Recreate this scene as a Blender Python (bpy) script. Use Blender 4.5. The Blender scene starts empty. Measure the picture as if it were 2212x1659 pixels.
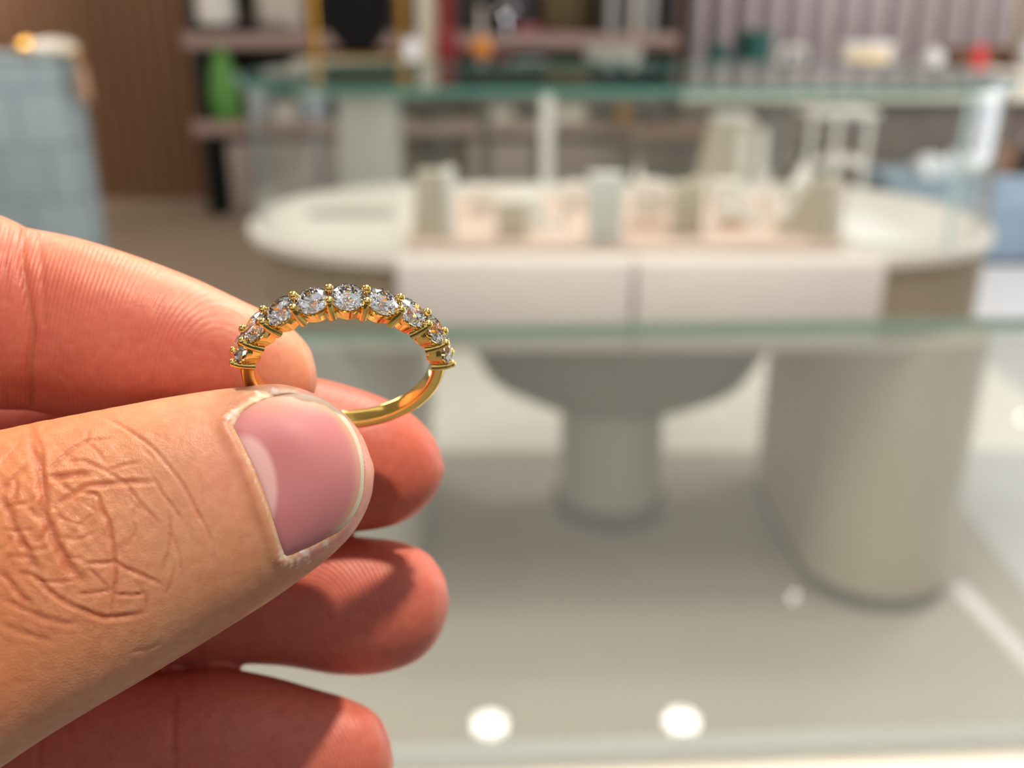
import bpy, bmesh, math, random
import numpy as np
from mathutils import Vector, Matrix
from mathutils.bvhtree import BVHTree
random.seed(7); np.random.seed(7)
S = bpy.context.scene
C = S.collection
PI = math.pi
# ------------------------------------------------------------------ camera
FPX = 2135.0                      # focal length in pixels of a 2212 px wide frame
PITCH = math.radians(21.2)
EYE = Vector((0, 0, 1.5))
FW = Vector((0, math.cos(PITCH), -math.sin(PITCH)))
UP = Vector((0, math.sin(PITCH), math.cos(PITCH)))
RT = Vector((1, 0, 0))
cd = bpy.data.cameras.new('camera')
cam = bpy.data.objects.new('camera', cd); C.objects.link(cam); S.camera = cam
cam.location = EYE; cam.rotation_euler = (math.radians(90) - PITCH, 0, 0)
cd.sensor_width = 36; cd.lens = FPX / 2212 * 36
cd.clip_start = 0.005; cd.clip_end = 60
cd.dof.use_dof = True; cd.dof.focus_distance = 0.0945
APER = 0.0021
cd.dof.aperture_fstop = cd.lens / 1000 / APER
SPOT_W = 108
# ------------------------------------------------------------------ world, lights, exposure
S.view_settings.view_transform = 'Standard'; S.view_settings.look = 'None'
S.view_settings.gamma = 1; S.view_settings.use_curve_mapping = False
S.view_settings.exposure = 0.0
w = bpy.data.worlds.new('daylight'); S.world = w; w.use_nodes = True
# daylight street outside the open shop front: bright sky above, a patchwork of facades, grey pavement
nt = w.node_tree; N = nt.nodes.new; L = nt.links.new; bg = nt.nodes['Background']
tc = N('ShaderNodeTexCoord'); sx = N('ShaderNodeSeparateXYZ'); L(tc.outputs['Generated'], sx.inputs[0])
mp = N('ShaderNodeMapping'); mp.inputs['Scale'].default_value = (5, 5, 3); L(tc.outputs['Generated'], mp.inputs[0])
vo = N('ShaderNodeTexVoronoi'); vo.distance = 'CHEBYCHEV'; vo.inputs['Scale'].default_value = 1.6; L(mp.outputs[0], vo.inputs['Vector'])
rf = N('ShaderNodeValToRGB'); e_ = rf.color_ramp.elements; e_[0].position = .25; e_[0].color = (.02, .02, .025, 1); e_[1].position = .8; e_[1].color = (.95, .92, .85, 1)
sr = N('ShaderNodeSeparateColor'); L(vo.outputs['Color'], sr.inputs[0]); L(sr.outputs[0], rf.inputs[0])
rs = N('ShaderNodeValToRGB'); e_ = rs.color_ramp.elements; e_[0].position = .18; e_[0].color = (0, 0, 0, 1); e_[1].position = .24; e_[1].color = (1, 1, 1, 1)
L(sx.outputs[2], rs.inputs[0])
m1 = N('ShaderNodeMix'); m1.data_type = 'RGBA'; L(rs.outputs[0], m1.inputs[0]); L(rf.outputs[0], m1.inputs[6]); m1.inputs[7].default_value = (.92, .97, 1.06, 1)
gr = N('ShaderNodeMath'); gr.operation = 'LESS_THAN'; gr.inputs[1].default_value = -0.05; L(sx.outputs[2], gr.inputs[0])
m2 = N('ShaderNodeMix'); m2.data_type = 'RGBA'; L(gr.outputs[0], m2.inputs[0]); L(m1.outputs[2], m2.inputs[6]); m2.inputs[7].default_value = (.10, .095, .085, 1)
L(m2.outputs[2], bg.inputs[0]); bg.inputs[1].default_value = 0.66
cy = S.cycles
cy.max_bounces = 18; cy.transmission_bounces = 16; cy.transparent_max_bounces = 24; cy.glossy_bounces = 6; cy.diffuse_bounces = 4
cy.caustics_reflective = False; cy.caustics_refractive = False
cy.sample_clamp_indirect = 16.0; cy.use_denoising = True
cy.blur_glossy = 0.3; cy.use_adaptive_sampling = True; cy.adaptive_threshold = 0.02

def light(name, kind, loc, target, energy, size=1.0, size_y=None, color=(1, 1, 1), angle=None, spot=None):
    d = bpy.data.lights.new(name, kind); o = bpy.data.objects.new(name, d); C.objects.link(o)
    d.energy = energy; d.color = color
    if kind == 'AREA':
        d.size = size
        if size_y: d.shape = 'RECTANGLE'; d.size_y = size_y
    if kind == 'SUN': d.angle = angle
    if kind == 'SPOT': d.spot_size = spot; d.spot_blend = 0.7; d.shadow_soft_size = 0.05
    o.location = loc
    o.rotation_euler = (Vector(target) - Vector(loc)).to_track_quat('-Z', 'Y').to_euler()
    return o
sdir = (RT * -0.22 + UP * -1.0 + FW * 0.62).normalized()      # a warm spotlight in the ceiling over the counter
hand_c = EYE + (FW + RT * -.2 + UP * -.05) * 0.10
light('key_and_added_spot', 'SPOT', hand_c - sdir * 1.50, hand_c, SPOT_W, spot=math.radians(44), color=(1.0, 0.90, 0.76)).data.shadow_soft_size = 0.028
light('added_fill_light', 'AREA', (0.6, 0.7, 2.93), (0.5, 3.6, 0.3), 14, size=3.2, size_y=1.0, color=(1.0, 0.96, 0.90))  # unseen panels added to brighten the shop, clear of the glass reflections
for (x, y, tx, e, s) in ((0.4, 1.5, .9, 62, 1.1), (-1.9, 2.2, -1.9, 40, 1.0), (-2.4, 4.2, -1.4, 34, 1.0), (-3.2, 5.6, -2.6, 30, 0.8), (3.5, 4.6, 2.2, 80, 1.2), (4.1, 5.4, 2.8, 60, 1.0)):
    light('added_fill_light', 'AREA', (x, y, 2.93), (tx, y, 0), e, size=s, color=(1.0, 0.95, 0.88))  # more added fill panels
light('key_and_added_spot', 'SPOT', (-1.25, 4.0, 2.93), (0.55, 3.85, 0), 90, spot=math.radians(58), color=(1, .96, .9))  # unseen spot added to brighten the floor behind the case
light('window_light', 'AREA', (4.6, 3.3, 1.6), (0.6, 3.0, 1.0), 62, size=2.2, size_y=2.0, color=(0.86, 0.93, 1.0))
for (x, y, tx, e, c_) in ((-4.4, 7.2, -4.5, 210, (1.0, .9, .78)), (-3.2, 7.2, -3.3, 60, (1.0, .9, .78)), (2.0, 7.3, 2.0, 115, (.96, .95, 1)), (3.0, 7.3, 3.0, 115, (.96, .95, 1)), (4.2, 7.3, 4.2, 115, (.96, .95, 1))):
    light('wall_washer', 'SPOT', (x, y, 2.93), (tx, 7.95, 1.9), e, spot=math.radians(84), color=c_)

# ------------------------------------------------------------------ projection helpers: pixel <-> place
def ray(px, py): return FW + RT * ((px - 1106) / FPX) + UP * (-(py - 829.5) / FPX)
def atY(px, py, Y): r = ray(px, py); return EYE + r * (Y / r.y)
def atZ(px, py, z): r = ray(px, py); return EYE + r * ((z - EYE.z) / r.z)
def atD(px, py, d): return EYE + ray(px, py) * d          # d = depth along the view axis
def mpp(Y, z): return (Y * FW.y + (z - EYE.z) * FW.z) / FPX   # metres per pixel at a place
def xat(px, Y, z): return (px - 1106) * mpp(Y, z)
def to_px(P):                                              # numpy (n,3) -> px, py, depth
    d = P - np.array(EYE); dep = d @ np.array(FW)
    return 1106 + FPX * (d @ np.array(RT)) / dep, 829.5 - FPX * (d @ np.array(UP)) / dep, dep

# ------------------------------------------------------------------ materials
def lin(c):
    return tuple((v / 12.92 if v <= 0.04045 else ((v + 0.055) / 1.055) ** 2.4) for v in c)
def rgb(r, g, b): return lin((r / 255, g / 255, b / 255)) + (1,)
def newmat(name):
    m = bpy.data.materials.new(name); m.use_nodes = True
    nt = m.node_tree; return m, nt, nt.nodes['Principled BSDF']
def mat(name, col, rough=0.5, metal=0.0, var=0.0, scale=8.0, bump=0.0, coat=0.0, stretch=(1, 1, 1), spec=None, emit=None):
    m, nt, b = newmat(name)
    b.inputs['Base Color'].default_value = col; b.inputs['Roughness'].default_value = rough
    b.inputs['Metallic'].default_value = metal
    if coat: b.inputs['Coat Weight'].default_value = coat
    if spec is not None: b.inputs['Specular IOR Level'].default_value = spec
    if emit: b.inputs['Emission Color'].default_value = emit[0]; b.inputs['Emission Strength'].default_value = emit[1]
    tc = nt.nodes.new('ShaderNodeTexCoord'); mp = nt.nodes.new('ShaderNodeMapping'); n = nt.nodes.new('ShaderNodeTexNoise')
    mp.inputs['Scale'].default_value = stretch
    n.inputs['Scale'].default_value = scale; n.inputs['Detail'].default_value = 5
    nt.links.new(tc.outputs['Object'], mp.inputs[0]); nt.links.new(mp.outputs[0], n.inputs[0])
    if var:
        r = nt.nodes.new('ShaderNodeMix'); r.data_type = 'RGBA'
        r.inputs[6].default_value = tuple(c * (1 - var) for c in col[:3]) + (1,)
        r.inputs[7].default_value = tuple(min(1, c * (1 + var)) for c in col[:3]) + (1,)
        nt.links.new(n.outputs[0], r.inputs[0]); nt.links.new(r.outputs[2], b.inputs['Base Color'])
    if bump:
        bp = nt.nodes.new('ShaderNodeBump'); bp.inputs['Strength'].default_value = bump; bp.inputs['Distance'].default_value = 0.002
        nt.links.new(n.outputs[0], bp.inputs['Height']); nt.links.new(bp.outputs[0], b.inputs['Normal'])
    return m
def glassmat(name, tint=(0.97, 0.99, 0.98, 1), rough=0.0, f0=0.04, haze=0.0, hazecol=(0.8, 0.8, 0.8, 1)):
    """thin architectural glass: clear, mirror-like at a grazing angle"""
    m, nt, b = newmat(name); nt.nodes.remove(b)
    N = nt.nodes.new; L = nt.links.new
    out = nt.nodes['Material Output']
    tr = N('ShaderNodeBsdfTransparent'); tr.inputs[0].default_value = tint
    gl = N('ShaderNodeBsdfGlossy'); gl.inputs['Roughness'].default_value = rough
    g = N('ShaderNodeNewGeometry'); dt = N('ShaderNodeVectorMath'); dt.operation = 'DOT_PRODUCT'
    L(g.outputs['Incoming'], dt.inputs[0]); L(g.outputs['Normal'], dt.inputs[1])
    ab = N('ShaderNodeMath'); ab.operation = 'ABSOLUTE'; L(dt.outputs['Value'], ab.inputs[0])
    s1 = N('ShaderNodeMath'); s1.operation = 'SUBTRACT'; s1.inputs[0].default_value = 1; L(ab.outputs[0], s1.inputs[1])
    pw = N('ShaderNodeMath'); pw.operation = 'POWER'; pw.inputs[1].default_value = 5; L(s1.outputs[0], pw.inputs[0])
    ma = N('ShaderNodeMath'); ma.operation = 'MULTIPLY_ADD'; ma.inputs[1].default_value = 1 - f0; ma.inputs[2].default_value = f0; L(pw.outputs[0], ma.inputs[0])
    mx = N('ShaderNodeMixShader'); L(ma.outputs[0], mx.inputs[0]); L(tr.outputs[0], mx.inputs[1]); L(gl.outputs[0], mx.inputs[2])
    last = mx
    if haze:
        df = N('ShaderNodeBsdfDiffuse'); df.inputs[0].default_value = hazecol
        m2 = N('ShaderNodeMixShader'); m2.inputs[0].default_value = haze; L(mx.outputs[0], m2.inputs[1]); L(df.outputs[0], m2.inputs[2]); last = m2
    L(last.outputs[0], out.inputs['Surface'])
    return m
M = {}
M['white'] = mat('white lacquer', rgb(232, 228, 222), 0.35, var=0.03)
M['cream'] = mat('cream lacquer', rgb(226, 218, 204), 0.4, var=0.04)
M['drawer'] = mat('warm white drawer lacquer', rgb(216, 209, 202), 0.4, var=0.03)
M['beige'] = mat('beige plaster', rgb(186, 174, 152), 0.6, var=0.05, bump=0.1)
M['deck'] = mat('warm white deck lacquer', rgb(216, 208, 198), 0.4, var=0.03)
M['pale'] = mat('pale stone grey lacquer', rgb(212, 210, 202), 0.45, var=0.03)
M['jet'] = mat('jet black lacquer', rgb(7, 6, 6), 0.55, spec=.2)
M['ribwood'] = mat('pale ribbed oak', rgb(158, 142, 118), 0.55, var=0.10, scale=5, stretch=(1, 1, .15))
M['greypl'] = mat('pale grey plinth lacquer', rgb(180, 180, 172), 0.45, var=0.04)
M['black'] = mat('black paint', rgb(20, 18, 17), 0.5, var=0.1)
M['soot'] = mat('dark grey rubber', rgb(52, 52, 50), 0.6, var=0.1)
M['greydark'] = mat('dark grey lacquer', rgb(104, 103, 96), 0.55, var=0.05)
M['walnut'] = mat('dark walnut', rgb(118, 84, 60), 0.5, var=0.25, scale=4, stretch=(1, 1, .1))
M['mauve'] = mat('mauve ribbed panel', rgb(150, 138, 138), 0.5, var=0.15, scale=3, stretch=(1, 1, .05))
M['mauvebox'] = mat('mauve grey lacquer', rgb(158, 144, 138), 0.5, var=0.05)
M['shelf'] = mat('dusty pink shelf lacquer', rgb(168, 142, 134), 0.5, var=0.05)
M['pink'] = mat('blush suede', rgb(204, 178, 164), 0.8, var=0.08, scale=20)
M['pinkpale'] = mat('pale blush leather', rgb(212, 200, 190), 0.7, var=0.05)
M['taupe'] = mat('taupe suede', rgb(190, 178, 158), 0.8, var=0.08)
M['bluetile'] = None
M['gold'] = mat('brass', rgb(214, 160, 62), 0.28, 1.0, var=0.08)
M['red'] = mat('dark red lacquer', rgb(122, 30, 34), 0.4, var=0.1)
M['redbright'] = mat('bright red lacquer', rgb(205, 48, 52), 0.4, var=0.1)
M['green'] = mat('green glossy paper', rgb(92, 150, 70), 0.5, var=0.25, scale=10)
M['teal'] = mat('dark green woven leather', rgb(18, 84, 76), 0.45, var=0.35, scale=14)
M['charcoal'] = mat('charcoal lacquer', rgb(52, 47, 44), 0.5, var=0.15)
M['taupewall'] = mat('dark taupe lacquer', rgb(104, 92, 86), 0.5, var=0.08)
M['blue'] = mat('cobalt enamel', rgb(40, 60, 160), 0.3, var=0.1)
M['orange'] = mat('amber enamel', rgb(236, 150, 60), 0.3, var=0.2, scale=20)
M['silver'] = mat('silver', rgb(225, 225, 228), 0.12, 1.0)
M['cloth'] = mat('white cloth', rgb(225, 226, 230), 0.9, var=0.06, bump=0.3)
M['blueish'] = mat('pale blue lacquer', rgb(150, 172, 190), 0.5, var=0.05)
M['lamp'] = mat('lit lamp diffuser', (1, 1, 1, 1), 0.5, emit=((1, 0.93, 0.86, 1), 26))
M['lampline'] = mat('lit linear diffuser', (1, 1, 1, 1), 0.5, emit=((1, 0.99, 0.98, 1), 3.5))
M['glass'] = glassmat('clear glass pane', tint=(0.975, 0.99, 0.985, 1))
M['glasstop'] = glassmat('clear glass plate', tint=(0.965, 0.98, 0.975, 1), f0=0.05)
M['glasshaze'] = glassmat('glass plate with painted light haze', tint=(0.96, 0.972, 0.96, 1), f0=0.05, haze=0.02)  # diffuse haze stands in for ceiling light reflected by the plate
M['glassedge'] = mat('green glass edge', rgb(78, 142, 128), 0.25, var=0.25, scale=3, spec=0.8)
M['glassedge2'] = mat('pale green glass edge', rgb(150, 198, 178), 0.25, var=0.2, scale=2, spec=0.8)
M['glasspolish'] = mat('polished glass rim', rgb(186, 196, 196), 0.15, var=0.05, spec=0.8)
M['glassseam'] = mat('pale glass seam', rgb(196, 222, 222), 0.15, var=0.05, spec=0.8)

def tilemat(name, c1, c2, sx, sz, offs=0.5, mortar=0.012):
    m, nt, b = newmat(name); N = nt.nodes.new; L = nt.links.new
    tc = N('ShaderNodeTexCoord'); mp = N('ShaderNodeMapping'); mp.inputs['Rotation'].default_value = (PI / 2, 0, 0)
    br = N('ShaderNodeTexBrick'); br.offset = offs
    br.inputs['Color1'].default_value = c1; br.inputs['Color2'].default_value = tuple(c * 1.12 for c in c1[:3]) + (1,)
    br.inputs['Mortar'].default_value = c2; br.inputs['Scale'].default_value = 1
    br.inputs['Mortar Size'].default_value = mortar; br.inputs['Brick Width'].default_value = sx; br.inputs['Row Height'].default_value = sz
    L(tc.outputs['Object'], mp.inputs[0]); L(mp.outputs[0], br.inputs[0]); L(br.outputs[0], b.inputs['Base Color'])
    b.inputs['Roughness'].default_value = 0.3
    return m
M['bluetile'] = tilemat('blue grey glazed tile', rgb(150, 166, 172), rgb(136, 152, 160), 0.19, 0.20)
M['bluetile2'] = tilemat('blue glazed tile', rgb(132, 152, 170), rgb(118, 138, 156), 0.3, 0.3, 0.0)

# ------------------------------------------------------------------ mesh helpers
def link(name, bm, m=None, parent=None, smooth=True, mats=None):
    me = bpy.data.meshes.new(name); bmesh.ops.recalc_face_normals(bm, faces=bm.faces)
    bm.to_mesh(me); bm.free()
    if mats: [me.materials.append(q) for q in mats]
    elif m: me.materials.append(m)
    if smooth:
        for p in me.polygons: p.use_smooth = True
        try: me.set_sharp_from_angle(angle=math.radians(32))
        except Exception: pass
    o = bpy.data.objects.new(name, me); C.objects.link(o)
    if parent: o.parent = parent
    return o
def tag(o, label=None, cat=None, group=None, kind=None):
    if label: o['label'] = label
    if cat: o['category'] = cat
    if group: o['group'] = group
    if kind: o['kind'] = kind
    return o
def thing(name, label, cat, loc=(0, 0, 0), rz=0, group=None):
    o = bpy.data.objects.new(name, None); C.objects.link(o); o.empty_display_size = 0.05
    o.location = loc; o.rotation_euler = (0, 0, rz)
    return tag(o, label, cat, group)
def box(bm, c, s, bev=0.0, rz=0.0, seg=2):
    r = bmesh.ops.create_cube(bm, size=1)
    vs = r['verts']
    bmesh.ops.scale(bm, vec=s, verts=vs)
    if bev > 0:
        es = list({e for v in vs for e in v.link_edges})
        rr = bmesh.ops.bevel(bm, geom=es, offset=min(bev, min(s) * .45), segments=seg, profile=0.5, affect='EDGES')
        vs = list({v for f in rr['faces'] for v in f.verts} | {v for v in vs if v.is_valid})
    if rz: bmesh.ops.rotate(bm, cent=(0, 0, 0), matrix=Matrix.Rotation(rz, 3, 'Z'), verts=vs)
    bmesh.ops.translate(bm, vec=c, verts=vs)
    return bm
def B(c, s, bev=0.004, rz=0.0):
    return box(bmesh.new(), c, s, bev, rz)
def lathe(bm, prof, c=(0, 0, 0), seg=48, cap=True):
    rings = []
    for (r, z) in prof:
        if r < 1e-6: rings.append([bm.verts.new((c[0], c[1], c[2] + z))]); continue
        rings.append([bm.verts.new((c[0] + r * math.cos(2 * PI * i / seg), c[1] + r * math.sin(2 * PI * i / seg), c[2] + z)) for i in range(seg)])
    for a, b in zip(rings, rings[1:]):
        for i in range(seg):
            j = (i + 1) % seg
            if len(a) == 1 and len(b) == 1: continue
            if len(a) == 1: bm.faces.new((a[0], b[i], b[j]))
            elif len(b) == 1: bm.faces.new((a[i], a[j], b[0]))
            else: bm.faces.new((a[i], a[j], b[j], b[i]))
    if cap:
        if len(rings[0]) > 2: bm.faces.new(rings[0][::-1])
        if len(rings[-1]) > 2: bm.faces.new(rings[-1])
    return bm
def tube(bm, pts, r, seg=12, closed=False):
    pts = [Vector(p) for p in pts]; n = len(pts); rings = []
    prev = None
    for i, p in enumerate(pts):
        a = pts[(i - 1) % n] if closed or i > 0 else p; b = pts[(i + 1) % n] if closed or i < n - 1 else p
        t = (b - a).normalized()
        if prev is None: u = t.orthogonal().normalized()
        else: u = (prev - t * prev.dot(t)).normalized()
        prev = u; v = t.cross(u); rr = r[i] if hasattr(r, '__len__') else r
        rings.append([bm.verts.new(p + (u * math.cos(2 * PI * k / seg) + v * math.sin(2 * PI * k / seg)) * rr) for k in range(seg)])
    m = n if closed else n - 1
    for i in range(m):
        a, b = rings[i], rings[(i + 1) % n]
        for k in range(seg): bm.faces.new((a[k], a[(k + 1) % seg], b[(k + 1) % seg], b[k]))
    if not closed: bm.faces.new(rings[0][::-1]); bm.faces.new(rings[-1])
    return bm
def prism(bm, outline, z0, z1, bev=0.0, matside=None):
    vb = [bm.verts.new((x, y, z0)) for x, y in outline]; vt = [bm.verts.new((x, y, z1)) for x, y in outline]
    n = len(outline)
    for i in range(n):
        f = bm.faces.new((vb[i], vb[(i + 1) % n], vt[(i + 1) % n], vt[i]))
        if matside is not None: f.material_index = matside
    ft = bm.faces.new(vt); fb = bm.faces.new(vb[::-1])
    if bev:
        es = list(ft.edges) + list(fb.edges)
        bmesh.ops.bevel(bm, geom=es, offset=bev, segments=3, profile=0.5, affect='EDGES')
    return bm
def rrect(x0, x1, y0, y1, r, seg=20, rib=0, per=0.03):
    """rounded rectangle outline, counter-clockwise; optional ribs"""
    pts = []
    for (cx, cy, a0) in ((x1 - r, y1 - r, 0), (x0 + r, y1 - r, 90), (x0 + r, y0 + r, 180), (x1 - r, y0 + r, 270)):
        for k in range(seg + 1):
            a = math.radians(a0 + 90 * k / seg); pts.append((cx + r * math.cos(a), cy + r * math.sin(a), math.cos(a), math.sin(a)))
    if not rib: return [(p[0], p[1]) for p in pts]
    # resample
    P = np.array(pts); Q = np.vstack([P, P[:1]]); d = np.r_[0, np.cumsum(np.hypot(*(Q[1:, :2] - Q[:-1, :2]).T))]
    L = d[-1]; nr = max(8, round(L / per)); n = nr * 8; s = np.arange(n) / n * L
    out = []
    for q in s:
        v = [np.interp(q, d, Q[:, k]) for k in range(4)]
        o = rib * abs(math.sin(PI * q / L * nr)); out.append((v[0] + v[2] * o, v[1] + v[3] * o))
    return out
def strip(bm, pts, z0, z1, th):
    """upright sheet of thickness th following an open plan polyline"""
    P = [Vector((x, y)) for x, y in pts]; n = len(P); inn = []
    for i in range(n):
        t = (P[min(i + 1, n - 1)] - P[max(i - 1, 0)]).normalized(); inn.append(P[i] + Vector((-t.y, t.x)) * th)
    V = [[bm.verts.new((p.x, p.y, z)) for p in q] for q in (P, inn) for z in (z0, z1)]
    ob, ot, ib, it = V
    for i in range(n - 1):
        bm.faces.new((ob[i], ob[i + 1], ot[i + 1], ot[i])); bm.faces.new((ib[i], it[i], it[i + 1], ib[i + 1]))
        f = bm.faces.new((ot[i], ot[i + 1], it[i + 1], it[i])); f.material_index = 1
        f = bm.faces.new((ob[i], ib[i], ib[i + 1], ob[i + 1])); f.material_index = 1
    for i in (0, n - 1):
        f = bm.faces.new((ob[i], ot[i], it[i], ib[i])); f.material_index = 1
    return bm

# ================================================================== THE ROOM
def struct(name, bm, m, **k):
    o = link(name, bm, m, **k); o['kind'] = 'structure'; return o
M['floorc'] = mat('greige stone floor', rgb(168, 160, 148), 0.42, var=0.07, scale=1.4, spec=0.35)
M['carpet'] = mat('dark greige floor', rgb(148, 130, 112), 0.6, var=0.06, scale=2)
M['floorp'] = mat('pale grey stone floor', rgb(196, 196, 198), 0.35, var=0.05, scale=2)
M['floor_lit'] = mat('stone floor with painted light', rgb(240, 236, 224), 0.35, var=0.05, scale=3)
M['ceil'] = mat('ceiling paint', rgb(214, 210, 202), 0.8, var=0.02)
M['wallp'] = mat('wall paint', rgb(196, 188, 178), 0.8, var=0.03)
struct('floor', B((0, 3.5, -0.05), (10.0, 9.6, 0.1), 0), M['floorc'])
struct('floor', prism(bmesh.new(), [(-4.98, 2.9), (-0.56, 2.9), (-0.30, 3.6), (-0.42, 4.4), (-0.56, 7.9), (-4.98, 7.9)], 0.0, 0.004), M['carpet'])
struct('floor', prism(bmesh.new(), [(-0.29, 3.2), (2.1, 3.2), (2.1, 4.6), (-0.40, 4.6)], 0.0, 0.0035), M['floor_lit'])  # pale patch stands in for the lit floor behind the case
struct('floor', prism(bmesh.new(), [(1.18, -1.2), (4.98, -1.2), (4.98, 8.0), (2.1, 8.0), (2.1, 3.2), (1.45, 3.2)], 0.0, 0.003), M['floorp'])
struct('ceiling', B((0, 3.75, 3.05), (10.2, 9.1, 0.1), 0), M['ceil'])
def ribwall(x0, x1, y, z1, per, amp):
    bm = bmesh.new(); n = int((x1 - x0) / per) * 8; pr = []
    for i in range(n + 1):
        x = x0 + (x1 - x0) * i / n; ph = (i % 8) / 8
        pr.append((x, y - amp * math.sin(PI * ph) ** 0.6))
    a = [bm.verts.new((p[0], p[1], 0)) for p in pr]; b = [bm.verts.new((p[0], p[1], z1)) for p in pr]
    c = [bm.verts.new((x0, y + .1, 0)), bm.verts.new((x1, y + .1, 0))]; d = [bm.verts.new((x0, y + .1, z1)), bm.verts.new((x1, y + .1, z1))]
    for i in range(n): bm.faces.new((a[i], a[i + 1], b[i + 1], b[i]))
    bm.faces.new((c[0], c[1], d[1], d[0])); bm.faces.new([c[0]] + a + [c[1]]); bm.faces.new([d[0]] + b + [d[1]])
    bm.faces.new((a[0], b[0], d[0], c[0])); bm.faces.new((a[-1], b[-1], d[1], c[1]))
    return bm
struct('wall_back', ribwall(-5.0, 1.3, 8.0, 3.0, 0.115, 0.03), M['walnut'])
struct('wall_back', ribwall(1.3, 5.0, 8.0, 3.0, 0.19, 0.10), M['mauve'])
struct('wall_left', B((-5.05, 3.5, 1.5), (0.1, 9.6, 3.0), 0), M['wallp'])
struct('wall_right', B((5.05, 3.5, 1.5), (0.1, 9.6, 3.0), 0), M['wallp'])

# lamps in the ceiling (their mirror images are the round lights in the near glass top)
ZT = 1.20       # near glass top
def mirrorpos(px, py, zt=ZT, zc=2.985):
    p = atZ(px, py, zt); d = (p - EYE); k = (zc - zt) / -d.z
    return p.x + d.x * k, p.y + d.y * k
def downlight(x, y, r, label):
    t = thing('ceiling_lamp', label, 'ceiling lamp', (x, y, 3.0))
    link('trim_ring', lathe(bmesh.new(), [(r * 1.02, -.012), (r * 1.35, -.012), (r * 1.4, 0), (r * 1.02, 0)], cap=False), M['white'], t)
    link('diffuser', lathe(bmesh.new(), [(0, -.008), (r, -.008), (r, -.001), (0, -.001)], cap=False), M['lamp'], t)
for (px, py, r, lb) in ((1058, 1556, .052, 'round lit ceiling lamp mirrored as left bright disc in near glass top'),
                    (1473, 1549, .052, 'round lit ceiling lamp mirrored as right bright disc in near glass top'),
                    (1716, 1282, .014, 'tiny lit ceiling lamp mirrored beside the stadium pedestal base'),
                    (2207, 897, .018, 'small lit ceiling lamp mirrored at the right picture edge')):
    x, y = mirrorpos(px, py)
    downlight(x, y, r, lb)
    if r > .03: light('downlight_beam', 'SPOT', (x, y, 2.985), (x + (.25 if px > 1200 else -.15), 2.75, 0), 46, spot=math.radians(62), color=(1, .95, .88))
def linelamp(pa, pb, wdt, label):
    a = Vector(mirrorpos(*pa)); b = Vector(mirrorpos(*pb)); c = (a + b) / 2; d = b - a
    t = thing('linear_ceiling_lamp', label, 'ceiling lamp', (c.x, c.y, 3.0), math.atan2(d.y, d.x))
    link('housing', B((0, 0, -.006), (d.length + .02, wdt + .03, .012), .002), M['white'], t)
    link('diffuser', B((0, 0, -.0145), (d.length, wdt, .005), .001), M['lampline'], t)
linelamp((2070, 1262), (2300, 1500), 0.05, 'lit linear ceiling lamp mirrored as lower right white streak')

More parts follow.
